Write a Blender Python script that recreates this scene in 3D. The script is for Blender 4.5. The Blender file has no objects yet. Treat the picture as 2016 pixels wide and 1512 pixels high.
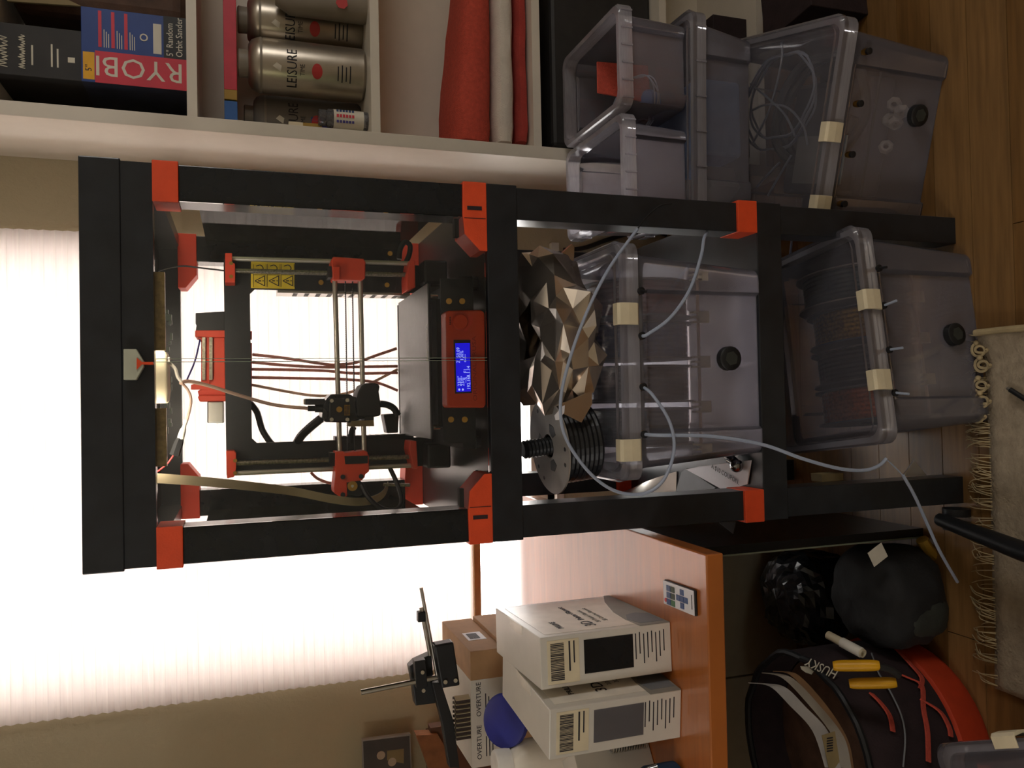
import bpy, bmesh, math, random
from mathutils import Vector, Matrix, noise as mnoise
random.seed(7)
sc = bpy.context.scene
COL = sc.collection

# ------------------------------------------------------------------ camera
CAM = Vector((-.0558, -1.1796, 1.2991)); PITCH, YAW, ROLL, FPX = .3251, .0185, -.0141, 1588.2
_f = Vector((math.sin(YAW)*math.cos(PITCH), math.cos(YAW)*math.cos(PITCH), -math.sin(PITCH)))
_r0 = Vector((math.cos(YAW), -math.sin(YAW), 0)); _u0 = _r0.cross(_f)
RGT = _r0*math.cos(ROLL) + _u0*math.sin(ROLL); UPV = _u0*math.cos(ROLL) - _r0*math.sin(ROLL); FWD = _f
cam = bpy.data.cameras.new('camera'); cam.sensor_fit = 'HORIZONTAL'; cam.sensor_width = 36
cam.lens = 36*FPX/2016; cam.clip_start = .01
camo = bpy.data.objects.new('camera', cam); COL.objects.link(camo)
# the photograph was taken with the phone turned: world up points to picture left
mx = Matrix.Identity(4)
for i in range(3):
    mx[i][0] = -UPV[i]; mx[i][1] = RGT[i]; mx[i][2] = -FWD[i]; mx[i][3] = CAM[i]
camo.matrix_world = mx; sc.camera = camo

# ------------------------------------------------------------------ light
sc.view_settings.view_transform = 'Standard'; sc.view_settings.look = 'None'
sc.view_settings.exposure = 0.0; sc.view_settings.gamma = 1.0; sc.view_settings.use_curve_mapping = False
wd = bpy.data.worlds.new('World'); sc.world = wd; wd.use_nodes = True
bg = wd.node_tree.nodes['Background']; bg.inputs[0].default_value = (1.0, .965, .93, 1); bg.inputs[1].default_value = 9.5
sc.cycles.transparent_max_bounces = 48; sc.cycles.max_bounces = 10; sc.cycles.diffuse_bounces = 5
sc.cycles.glossy_bounces = 4; sc.cycles.transmission_bounces = 6; sc.cycles.sample_clamp_indirect = 6
sc.cycles.caustics_reflective = False; sc.cycles.caustics_refractive = False
def portal(name, loc, rot, sx, sy):
    l = bpy.data.lights.new(name, 'AREA'); l.shape = 'RECTANGLE'; l.size = sx; l.size_y = sy
    l.cycles.is_portal = True
    o = bpy.data.objects.new(name, l); o.location = loc; o.rotation_euler = rot; COL.objects.link(o)
portal('window_portal', (-.195, .91, 1.335), (math.radians(90), 0, math.radians(180)), 1.05, 1.63)
portal('right_window_portal', (2.32, -1.4, 1.75), (math.radians(90), 0, math.radians(90)), .9, .8)

portal('side_fill_portal', (-1.82, -1.6, 1.8), (math.radians(90), 0, math.radians(-90)), .7, .8)  # unseen opening in the left wall, added as front-left fill

# ------------------------------------------------------------------ pixel -> ray helpers (photo frame 2016x1512)
def ray(x, y): return RGT*((756-y)/FPX) - UPV*((x-1008)/FPX) + FWD
def onA(x, y, ax, val):
    d = ray(x, y); return CAM + d*((val-CAM[ax])/d[ax])
def oY(x, y, Y): return onA(x, y, 1, Y)
def oZ(x, y, Z): return onA(x, y, 2, Z)
def oX(x, y, X): return onA(x, y, 0, X)

# ------------------------------------------------------------------ materials
def lin(h):
    h = h.lstrip('#'); c = [int(h[i:i+2], 16)/255 for i in (0, 2, 4)]
    return [x/12.92 if x <= .04045 else ((x+.055)/1.055)**2.4 for x in c] + [1]
MATS = {}
def mat(name, hexc, rough=.5, metal=0, var=.08, scale=30, bump=0, bscale=200, spec=.5, coat=0, emit=0, stretch=None, transl=0):
    m = bpy.data.materials.new(name); m.use_nodes = True; nt = m.node_tree; N = nt.nodes; L = nt.links
    b = N['Principled BSDF']; c = lin(hexc)
    tc = N.new('ShaderNodeTexCoord'); mp = N.new('ShaderNodeMapping'); L.new(tc.outputs['Object'], mp.inputs[0])
    if stretch: mp.inputs['Scale'].default_value = stretch
    nz = N.new('ShaderNodeTexNoise'); nz.inputs['Scale'].default_value = scale; nz.inputs['Detail'].default_value = 4
    L.new(mp.outputs[0], nz.inputs['Vector'])
    cr = N.new('ShaderNodeValToRGB')
    cr.color_ramp.elements[0].position = .3; cr.color_ramp.elements[1].position = .7
    cr.color_ramp.elements[0].color = [x*(1-var) for x in c[:3]] + [1]
    cr.color_ramp.elements[1].color = [min(1, x*(1+var)) for x in c[:3]] + [1]
    L.new(nz.outputs['Fac'], cr.inputs[0]); L.new(cr.outputs[0], b.inputs['Base Color'])
    b.inputs['Roughness'].default_value = rough; b.inputs['Metallic'].default_value = metal
    b.inputs['Specular IOR Level'].default_value = spec
    if coat: b.inputs['Coat Weight'].default_value = coat; b.inputs['Coat Roughness'].default_value = .12
    if emit: b.inputs['Emission Color'].default_value = c; b.inputs['Emission Strength'].default_value = emit
    if bump:
        n2 = N.new('ShaderNodeTexNoise'); n2.inputs['Scale'].default_value = bscale; L.new(mp.outputs[0], n2.inputs['Vector'])
        bp = N.new('ShaderNodeBump'); bp.inputs['Strength'].default_value = bump; bp.inputs['Distance'].default_value = .002
        L.new(n2.outputs['Fac'], bp.inputs['Height']); L.new(bp.outputs[0], b.inputs['Normal'])
    if transl:
        t = N.new('ShaderNodeBsdfTranslucent'); L.new(cr.outputs[0], t.inputs[0])
        mxn = N.new('ShaderNodeMixShader'); mxn.inputs[0].default_value = transl
        L.new(b.outputs[0], mxn.inputs[1]); L.new(t.outputs[0], mxn.inputs[2]); L.new(mxn.outputs[0], N['Material Output'].inputs[0])
    MATS[name] = m; return m
def clear(name, tint, haze, hazecol='#ffffff', rough=.08, ior=1.45):
    m = bpy.data.materials.new(name); m.use_nodes = True; nt = m.node_tree; N = nt.nodes; L = nt.links
    N.remove(N['Principled BSDF'])
    tr = N.new('ShaderNodeBsdfTransparent'); tr.inputs[0].default_value = lin(tint)
    df = N.new('ShaderNodeBsdfDiffuse'); df.inputs[0].default_value = lin(hazecol)
    tl = N.new('ShaderNodeBsdfTranslucent'); tl.inputs[0].default_value = lin(hazecol)
    mi = N.new('ShaderNodeMixShader'); mi.inputs[0].default_value = .5; L.new(df.outputs[0], mi.inputs[1]); L.new(tl.outputs[0], mi.inputs[2])
    nz = N.new('ShaderNodeTexNoise'); nz.inputs['Scale'].default_value = 9
    mr = N.new('ShaderNodeMapRange'); mr.inputs[3].default_value = haze*.8; mr.inputs[4].default_value = haze*1.2; L.new(nz.outputs['Fac'], mr.inputs[0])
    m1 = N.new('ShaderNodeMixShader'); L.new(mr.outputs[0], m1.inputs[0])
    L.new(tr.outputs[0], m1.inputs[1]); L.new(mi.outputs[0], m1.inputs[2])
    gl = N.new('ShaderNodeBsdfGlossy'); gl.inputs['Roughness'].default_value = rough
    fr = N.new('ShaderNodeFresnel'); fr.inputs[0].default_value = ior
    m2 = N.new('ShaderNodeMixShader'); L.new(fr.outputs[0], m2.inputs[0]); L.new(m1.outputs[0], m2.inputs[1]); L.new(gl.outputs[0], m2.inputs[2])
    L.new(m2.outputs[0], N['Material Output'].inputs[0]); MATS[name] = m; return m

mat('black_lam', '#24272b', .3, bump=.03, bscale=500, var=.2); mat('black_gloss', '#1c1f22', .22, var=.15)
mat('black', '#17181a', .5, var=.15); mat('blackmetal', '#1f2225', .45, var=.15, bump=.1)
mat('orange', '#f2552b', .5, bump=.15, bscale=400, transl=.12); mat('red', '#ff5334', .5, bump=.12, bscale=500, transl=.12)
mat('steel', '#c9c3b8', .22, 1); mat('rodsteel', '#d6cfc2', .28, .65, var=.05); mat('paleolive', '#b9bba6', .5); mat('brass', '#b98f45', .3, 1); mat('threaded', '#8f8878', .38, 1, var=.4, scale=300)
mat('white', '#e6e2da', .5); mat('cream', '#e3d6b6', .5); mat('warmwhite', '#efe8da', .25)
mat('shelfwhite', '#e2d9ca', .4, var=.02); mat('wall', '#b9ad90', .85, bump=.5, bscale=120, var=.04, scale=6)
mat('ceiling', '#d8d2c4', .9); mat('outerwall', '#c8c0ac', .9)
mat('desk', '#b5682f', .3, var=.12, scale=8, stretch=(1, 12, 1), spec=.6, coat=.8); mat('deskedge', '#a8642c', .4, var=.15)
mat('bedsheet', '#6e6e70', .42, .25, var=.12, scale=150, bump=.25, bscale=700); mat('silver', '#bdbab2', .3, 1)
mat('ptfe', '#b9c4d8', .35, var=.03, transl=.25); mat('ptfewarm', '#e9cdb9', .4, transl=.35); mat('ptferose', '#dca79c', .4, transl=.5)
mat('ribbon', '#cdbf9f', .45, transl=.25); mat('ink', '#24222a', .6); mat('redink', '#c23a3a', .5)
mat('labelwhite', '#d9d2c2', .5, var=.03); mat('paper', '#e8e6ea', .6, var=.02); mat('greypaper', '#77797c', .6)
mat('cardboard', '#b08a63', .8, var=.1, bump=.1); mat('boxwhite', '#d8d3c8', .3, var=.03); mat('boxgrey', '#8b8880', .5)
mat('yellow', '#f0d03a', .45); mat('toolyellow', '#e6a911', .45); mat('gold', '#8f6a1e', .3, .6, var=.4, scale=200)
mat('copper', '#a3522a', .3, .5, var=.35, scale=200); mat('filred', '#5a2326', .4, var=.3, scale=120); mat('filblue', '#22406e', .4, var=.3, scale=120)
mat('filblack', '#1b1c1f', .4, var=.3, scale=120); mat('filteal', '#20383c', .4, var=.3, scale=120); mat('spoolgrey', '#4a4b4f', .5)
mat('flangegrey', '#9a948e', .45); mat('rubber', '#232326', .7)
mat('ledgold', '#a88e58', .35, .3, var=.3, scale=150, bump=.3); mat('lcdframe', '#2e2d2c', .4)
mat('lcdblue', '#1a12ff', .4, emit=.55, var=.03); mat('lcdtext', '#b9c8ff', .4, emit=.8, var=0)
mat('ryobiblue', '#1d3f86', .45); mat('ryobired', '#cf3044', .45); mat('darknavy', '#262b3d', .5, var=.3); mat('charcoal', '#2b2928', .6, var=.2)
mat('offwhiteink', '#d6cfba', .5); mat('leather', '#5a4030', .7, var=.3, bump=.3); mat('tan', '#8f7d57', .7, var=.15); mat('brown', '#7c5a38', .75, var=.15)
mat('canmetal', '#b5ab9c', .34, .85, var=.08); mat('canlabel', '#8f8577', .45); mat('cloudyplastic', '#79726a', .5)
mat('cyanblue', '#2a62a8', .5); mat('purple', '#3b2f7a', .5); mat('mustard', '#a8842f', .55)
mat('towelred', '#c9513f', .95, bump=1, bscale=350, var=.12, scale=120); mat('toweldark', '#ad4038', .95, bump=1, bscale=350, var=.12); mat('towelwhite', '#e2d8cb', .95, bump=1, bscale=350, var=.06)
mat('rug', '#a99a84', .95, bump=1, bscale=180, var=.15, scale=60); mat('fringe', '#b7a47e', .9, var=.15)
mat('cabinet', '#a89f8a', .6, var=.05); mat('baggreen', '#33352f', .8, var=.25, bump=.3); mat('bagblack', '#1d1d1e', .75, var=.25, bump=.3)
mat('bagmaroon', '#2a1c1f', .8, var=.3, bump=.4); mat('polybag', '#26282c', .25, var=.3); mat('bagorange', '#c23c18', .7, var=.1)
mat('bluelid', '#2f3690', .4); mat('bluebottle', '#1f3a56', .4); mat('wood', '#8a5a33', .6, var=.25, stretch=(1, 10, 1)); mat('darkwood', '#5a3a26', .6, var=.2)
mat('swatchdark', '#33251f', .5); mat('swatchcream', '#cfc3a4', .5); mat('skinpale', '#b9a58f', .6); mat('photo', '#4a4440', .5, var=.3, scale=12)
mat('railbrown', '#b48a5e', .5); mat('paneframe', '#d9d4c8', .5); mat('ledwhite', '#ece6d8', .5)
mat('hazybluecloth', '#7fa6dd', .7, var=.12); mat('blueobj', '#2f6cb0', .5); mat('hosegrey', '#4a4d50', .5); mat('greybox', '#8a8d90', .5)
mat('greyfab', '#6c6f78', .8); mat('darkpanel', '#101113', .3, var=.2); mat('acryledge', '#a9b39f', .3, transl=.4)
mat('polished', '#8f8f90', .12, 1); mat('remoteblue', '#2e4a7c', .4); mat('green', '#2c6a3a', .4); mat('pcb', '#2a3b2a', .5)
clear('tote', '#fcfcfe', .23, '#f2eeff'); clear('toterim', '#f8f8fb', .40, '#f6f3fc', .12); clear('lid', '#fcfcfe', .16, '#f2efff')
clear('acryl', '#fafbfa', .015, '#ffffff', .02, 1.25); clear('sideacryl', '#b9bda9', .03, '#b9b9ae', .03, 1.06); clear('glass', '#fbfbfb', 0.0, '#ffffff', .01, 1.3)  # haze of the door acryl also stands in for veiling glare
clear('clearbox', '#e6e6ea', .2, '#cfcfd8'); clear('vial', '#dcdce0', .3, '#c8c8cc')
mat('diode', '#fff1dc', .5, emit=38, var=0)
# foil: sharp mirror-like film
mat('foil', '#ddd0c2', .22, .92, var=.06, scale=20)
# shade fabric: translucent pleated cloth
def shade_mat():
    m = bpy.data.materials.new('shade_fabric'); m.use_nodes = True; N = m.node_tree.nodes; L = m.node_tree.links
    N.remove(N['Principled BSDF'])
    tc = N.new('ShaderNodeTexCoord'); mp = N.new('ShaderNodeMapping'); mp.inputs['Scale'].default_value = (2, 2, 60); L.new(tc.outputs['Object'], mp.inputs[0])
    nz = N.new('ShaderNodeTexNoise'); nz.inputs['Scale'].default_value = 3; L.new(mp.outputs[0], nz.inputs[0])
    cr = N.new('ShaderNodeValToRGB'); cr.color_ramp.elements[0].color = (.80, .74, .72, 1); cr.color_ramp.elements[1].color = (.92, .87, .84, 1); L.new(nz.outputs['Fac'], cr.inputs[0])
    t = N.new('ShaderNodeBsdfTranslucent'); d = N.new('ShaderNodeBsdfDiffuse'); L.new(cr.outputs[0], t.inputs[0]); L.new(cr.outputs[0], d.inputs[0])
    mi = N.new('ShaderNodeMixShader'); mi.inputs[0].default_value = .35; L.new(t.outputs[0], mi.inputs[1]); L.new(d.outputs[0], mi.inputs[2]); L.new(mi.outputs[0], N['Material Output'].inputs[0])
    MATS['shade_fabric'] = m
shade_mat()
def plank_mats():
    for i, h in enumerate(('#7d5c34', '#73532e', '#86643c', '#7a5830')):
        mat('plank%d' % i, h, .38, var=.22, scale=7, stretch=(1, 14, 1), bump=.1, bscale=60)
plank_mats()

# ------------------------------------------------------------------ mesh builder
class MB:
    def __init__(s): s.v = []; s.f = []
    def add(s, vs, fs):
        n = len(s.v); s.v += [Vector(v) for v in vs]; s.f += [[i+n for i in f] for f in fs]; return s
    def box(s, x0, x1, y0, y1, z0, z1):
        return s.add([(x0,y0,z0),(x1,y0,z0),(x1,y1,z0),(x0,y1,z0),(x0,y0,z1),(x1,y0,z1),(x1,y1,z1),(x0,y1,z1)],
                     [(0,3,2,1),(4,5,6,7),(0,1,5,4),(1,2,6,5),(2,3,7,6),(3,0,4,7)])
    def cbox(s, c, d, R=None):
        R = R or Matrix.Identity(3); vs = []
        for i in (-1, 1):
            for j in (-1, 1):
                for k in (-1, 1): vs.append(Vector(c) + R @ Vector((i*d[0]/2, j*d[1]/2, k*d[2]/2)))
        return s.add(vs, [(0,1,3,2),(4,6,7,5),(0,4,5,1),(2,3,7,6),(0,2,6,4),(1,5,7,3)])
    def prism(s, poly, vec):
        p = [Vector(q) for q in poly]; n = len(p); vec = Vector(vec)
        return s.add(p + [q+vec for q in p], [list(range(n))[::-1], list(range(n, 2*n))] + [(i, (i+1) % n, n+(i+1) % n, n+i) for i in range(n)])
    def ring(s, c, ax, r, n, ref=None):
        ax = Vector(ax).normalized(); a = ref or ax.orthogonal().normalized(); a = (a - ax*a.dot(ax)).normalized(); b = ax.cross(a)
        return [Vector(c) + (a*math.cos(2*math.pi*i/n) + b*math.sin(2*math.pi*i/n))*r for i in range(n)]
    def cyl(s, p0, p1, r0, r1=None, n=14, cap=True):
        p0, p1 = Vector(p0), Vector(p1); r1 = r0 if r1 is None else r1; ax = p1-p0
        vs = s.ring(p0, ax, r0, n) + s.ring(p1, ax, r1, n)
        fs = [(i, (i+1) % n, n+(i+1) % n, n+i) for i in range(n)]
        if cap: fs += [list(range(n))[::-1], list(range(n, 2*n))]
        return s.add(vs, fs)
    def lathe(s, prof, c=(0,0,0), ax=(0,0,1), n=24, cap=True):
        ax = Vector(ax).normalized(); c = Vector(c); vs = []; k = len(prof)
        for r, h in prof: vs += s.ring(c+ax*h, ax, max(r, 1e-5), n)
        fs = [(j*n+i, j*n+(i+1) % n, (j+1)*n+(i+1) % n, (j+1)*n+i) for j in range(k-1) for i in range(n)]
        if cap: fs += [list(range(n))[::-1], list(range((k-1)*n, k*n))]
        return s.add(vs, fs)
    def tube(s, pts, r, n=8, sub=6, rad=None):
        P = smooth(pts, sub) if sub > 1 else [Vector(p) for p in pts]
        T = [(P[min(i+1, len(P)-1)]-P[max(i-1, 0)]).normalized() for i in range(len(P))]
        a = T[0].orthogonal().normalized(); vs = []
        for i, p in enumerate(P):
            a = (a - T[i]*a.dot(T[i])).normalized(); b = T[i].cross(a)
            rr = r if rad is None else rad(i/(len(P)-1))
            vs += [p + (a*math.cos(2*math.pi*k/n) + b*math.sin(2*math.pi*k/n))*rr for k in range(n)]
        m = len(P)
        fs = [(j*n+i, j*n+(i+1) % n, (j+1)*n+(i+1) % n, (j+1)*n+i) for j in range(m-1) for i in range(n)]
        fs += [list(range(n))[::-1], list(range((m-1)*n, m*n))]
        return s.add(vs, fs)
    def strip(s, pts, wv, t, sub=6):
        P = smooth(pts, sub); wv = Vector(wv); vs = []
        for i, p in enumerate(P):
            T = (P[min(i+1, len(P)-1)]-P[max(i-1, 0)]).normalized(); nn = T.cross(wv).normalized()*t/2
            vs += [p-wv/2-nn, p+wv/2-nn, p+wv/2+nn, p-wv/2+nn]
        m = len(P); fs = [(j*4+i, j*4+(i+1) % 4, (j+1)*4+(i+1) % 4, (j+1)*4+i) for j in range(m-1) for i in range(4)]
        fs += [(3, 2, 1, 0), tuple(range(4*m-4, 4*m))]
        return s.add(vs, fs)
    def loft(s, rings, cap0=True, cap1=False):
        n = len(rings[0]); vs = [p for r in rings for p in r]; k = len(rings)
        fs = [(j*n+i, j*n+(i+1) % n, (j+1)*n+(i+1) % n, (j+1)*n+i) for j in range(k-1) for i in range(n)]
        if cap0: fs.append(list(range(n))[::-1])
        if cap1: fs.append(list(range((k-1)*n, k*n)))
        return s.add(vs, fs)
    def ball(s, c, r, n=12, m=8, sc3=(1, 1, 1)):
        c = Vector(c); prof = [(math.sin(math.pi*j/m), -math.cos(math.pi*j/m)) for j in range(m+1)]; vs = []
        for rr, h in prof:
            vs += [c + Vector((max(rr, 1e-4)*math.cos(2*math.pi*i/n)*sc3[0], max(rr, 1e-4)*math.sin(2*math.pi*i/n)*sc3[1], h*sc3[2]))*r for i in range(n)]
        fs = [(j*n+i, j*n+(i+1) % n, (j+1)*n+(i+1) % n, (j+1)*n+i) for j in range(m) for i in range(n)]
        return s.add(vs, fs)
def smooth(pts, sub):
    P = [Vector(p) for p in pts]
    if len(P) < 3: return [P[0].lerp(P[-1], i/sub) for i in range(sub+1)]
    out = []
    for i in range(len(P)-1):
        p0 = P[max(i-1, 0)]; p1 = P[i]; p2 = P[i+1]; p3 = P[min(i+2, len(P)-1)]
        for k in range(sub):
            t = k/sub
            out.append(.5*((2*p1) + (p2-p0)*t + (2*p0-5*p1+4*p2-p3)*t*t + (3*p1-p0-3*p2+p3)*t**3))
    return out + [P[-1]]
ORG = {}
def place(o, parent):
    COL.objects.link(o)
    if parent is not None: o.parent = parent
def build(name, mb, m, parent=None, smooth_=False, bevel=0, seg=2, local=False, solid=0):
    """one mesh object; vertices given in world space unless local=True"""
    me = bpy.data.meshes.new(name); org = Vector((0, 0, 0))
    if parent is not None: org = ORG.get(parent.name, Vector((0, 0, 0)))
    if parent is None and not local:
        lo = Vector([min(v[i] for v in mb.v) for i in range(3)]); hi = Vector([max(v[i] for v in mb.v) for i in range(3)])
        org = Vector(((lo.x+hi.x)/2, (lo.y+hi.y)/2, lo.z))
    off = Vector((0, 0, 0)) if local else org
    me.from_pydata([v-off for v in mb.v], [], mb.f)
    bm = bmesh.new(); bm.from_mesh(me); bmesh.ops.recalc_face_normals(bm, faces=bm.faces[:])
    if smooth_:
        for fc in bm.faces: fc.smooth = True
        for e in bm.edges:
            if len(e.link_faces) == 2 and e.calc_face_angle(0) > math.radians(42): e.smooth = False
    bm.to_mesh(me); bm.free()
    me.materials.append(MATS[m]); o = bpy.data.objects.new(name, me); place(o, parent)
    if parent is None and not local: o.location = org
    ORG[o.name] = org
    if solid:
        q = o.modifiers.new('solid', 'SOLIDIFY'); q.thickness = solid; q.offset = -1
    if bevel:
        q = o.modifiers.new('bevel', 'BEVEL'); q.width = bevel; q.segments = seg; q.limit_method = 'ANGLE'; q.angle_limit = math.radians(40); q.harden_normals = False
    return o
def thing(name, label, cat, loc=(0, 0, 0), rotz=0, group=None):
    o = bpy.data.objects.new(name, None); o.empty_display_size = .02; COL.objects.link(o)
    o.location = loc; o.rotation_euler = (0, 0, rotz); ORG[o.name] = Vector(loc); return tag(o, label, cat, group)
def tag(o, label, cat, group=None):
    o['label'] = label; o['category'] = cat
    if group: o['group'] = group
    return o
def struct(o): o['kind'] = 'structure'; return o
def slab(name, pts, Y0, Y1, m, parent, **k):
    """outline given by photo pixels lying in the plane y=Y0, given real thickness Y0..Y1"""
    P = [oY(x, y, Y0) for x, y in pts]
    return build(name, MB().prism(P, (0, Y1-Y0, 0)), m, parent, **k)
def rectpx(x0, x1, y0, y1): return [(x0, y0), (x1, y0), (x1, y1), (x0, y1)]
def text(s, size, m, org, right, up, parent, align='LEFT', ext=.0002, name='lettering', sx=1.0, local=False, shear=0):
    cu = bpy.data.curves.new('t', 'FONT'); cu.body = s; cu.size = size; cu.extrude = ext; cu.align_x = align; cu.resolution_u = 2; cu.shear = shear
    t = bpy.data.objects.new('t', cu); COL.objects.link(t); bpy.context.view_layer.update()
    me = bpy.data.meshes.new_from_object(t.evaluated_get(bpy.context.evaluated_depsgraph_get()))
    COL.objects.unlink(t); bpy.data.objects.remove(t)
    R = Vector(right).normalized(); U = Vector(up).normalized(); U = (U-R*U.dot(R)).normalized(); Nn = R.cross(U)
    off = Vector((0, 0, 0)) if local else ORG.get(parent.name, Vector((0, 0, 0)))
    for v in me.vertices: v.co = Vector(org) - off + R*v.co.x*sx + U*v.co.y + Nn*v.co.z
    me.materials.clear(); me.materials.append(MATS[m]); me.name = name
    o = bpy.data.objects.new(name, me); place(o, parent); ORG[o.name] = ORG.get(parent.name, Vector((0, 0, 0))); return o
def copy_tree(o, parent=None):
    c = o.copy(); COL.objects.link(c); c.parent = parent
    for ch in list(o.children): copy_tree(ch, c)
    return c

# ------------------------------------------------------------------ room
YW = .80; FZ = 0.0
WX0, WX1, WZ0, WZ1 = -.72, .33, .52, 2.15
b = MB()
b.box(-1.8, WX0, YW, YW+.14, 0, 2.5); b.box(WX1, 2.3, YW, YW+.14, 0, 2.5); b.box(WX0, WX1, YW, YW+.14, 0, WZ0); b.box(WX0, WX1, YW, YW+.14, WZ1, 2.5)
struct(build('wall_back', b, 'wall'))
b = MB(); b.box(-1.92, -1.8, -3.3, -1.95, 0, 2.5); b.box(-1.92, -1.8, -1.25, YW+.14, 0, 2.5); b.box(-1.92, -1.8, -1.95, -1.25, 0, 1.4); b.box(-1.92, -1.8, -1.95, -1.25, 2.2, 2.5)  # gap left in this unseen wall is added to let fill light in
struct(build('wall_left', b, 'outerwall'))
b = MB(); b.box(2.3, 2.42, -3.3, -1.85, 0, 2.5); b.box(2.3, 2.42, -.95, YW+.14, 0, 2.5); b.box(2.3, 2.42, -1.85, -.95, 0, 1.35); b.box(2.3, 2.42, -1.85, -.95, 2.15, 2.5)
struct(build('wall_right', b, 'outerwall'))
b = MB(); b.box(-1.92, 2.42, -3.42, -3.3, 0, 2.5)
struct(build('wall_front', b, 'outerwall'))
struct(build('ceiling', MB().box(-1.92, 2.42, -3.42, YW+.14, 2.5, 2.6), 'ceiling'))
fl = struct(build('floor', MB().box(-1.92, 2.42, -3.42, YW+.14, -.06, -.0125), 'darkwood'))
PW = .083
y = YW - .004; row = 0
while y > -1.3:
    x = -1.8 + random.uniform(-.7, 0)
    while x < 2.3:
        ln = random.uniform(.7, 1.5); x0 = max(x, -1.8); x1 = min(x+ln, 2.3)
        if x1-x0 > .05: build('plank', MB().box(x0+.0008, x1-.0008, y-PW+.0012, y-.0004, -.0125, 0), 'plank%d' % random.randrange(4), fl)
        x += ln
    y -= PW
for nm, y0, y1 in (('plank', -3.3, -1.31),):
    build(nm, MB().box(-1.8, 2.3, y0, y1, -.0125, -.0005), 'plank1', fl)
build('baseboard_back', MB().box(-1.8, .49, YW-.014, YW, 0, .09), 'paneframe')['kind'] = 'structure'
w = struct(thing('window_1', 'white framed window behind the pleated shade', 'window', ((WX0+WX1)/2, YW+.08, WZ0))); del w['category']; del w['label']
b = MB(); T = .045
b.box(WX0, WX0+T, YW+.05, YW+.11, WZ0, WZ1); b.box(WX1-T, WX1, YW+.05, YW+.11, WZ0, WZ1); b.box(WX0+T, WX1-T, YW+.05, YW+.11, WZ0, WZ0+T); b.box(WX0+T, WX1-T, YW+.05, YW+.11, WZ1-T, WZ1)
build('window_frame', b, 'paneframe', w); build('pane', MB().box(WX0+T, WX1-T, YW+.075, YW+.08, WZ0+T, WZ1-T), 'glass', w)
build('window_sill', MB().box(WX0-.02, WX1+.02, YW-.018, YW+.05, WZ0-.02, WZ0), 'paneframe', w)
# pleated shade in front of the window
sh = thing('pleated_shade', 'white pleated window shade lowered in front of the bright window', 'window shade', (-.185, YW-.03, .735))
b = MB(); vs = []; n = 0; z = .752; k = 0
zs = []
while z < 2.14: zs.append((z, YW-.016 if k % 2 else YW-.025)); z += .0115; k += 1
for z, yy in zs: vs += [(-.722, yy, z), (.326, yy, z)]
b.add(vs, [(2*i, 2*i+1, 2*i+3, 2*i+2) for i in range(len(zs)-1)])
build('pleated_fabric', b, 'shade_fabric', sh, solid=.0006)
build('bottom_rail', MB().box(-.722, .326, YW-.034, YW-.008, .735, .753), 'railbrown', sh, bevel=.002)
build('head_rail', MB().box(-.727, .331, YW-.04, YW-.004, 2.14, 2.18), 'paneframe', sh)

# ------------------------------------------------------------------ stacked tables
H = .275; LI = .003; LG = .05
Z3, Z2, Z1 = .4495, .9373, 1.4972
def table(label, ztop, zleg, legs_name='leg'):
    t = thing('side_table', label, 'table', (0, H, zleg))
    build('tabletop', MB().box(-H, H, 0, 2*H, ztop-.05, ztop), 'black_lam', t, bevel=.0015)
    for sx in (-1, 1):
        for yy in (LI, 2*H-LI-LG):
            x0 = H-LI-LG if sx > 0 else -H+LI
            build('leg', MB().box(x0, x0+LG, yy, yy+LG, zleg, ztop-.05), 'black_lam', t, bevel=.0012)
    return t
t3 = table('black square side table with a lidded clear box under it on the wood floor', Z3, 0)
t2 = table('black square side table standing on orange feet over the foil bag', Z2, Z3+.038)
for sx in (-1, 1):
    for yy in (-.002, 2*H-.055):
        x0 = H-.054 if sx > 0 else -H-.001
        build('foot_bracket', MB().box(x0, x0+.055, yy, yy+.057, Z3, Z3+.038), 'orange', t2, bevel=.001)
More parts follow.
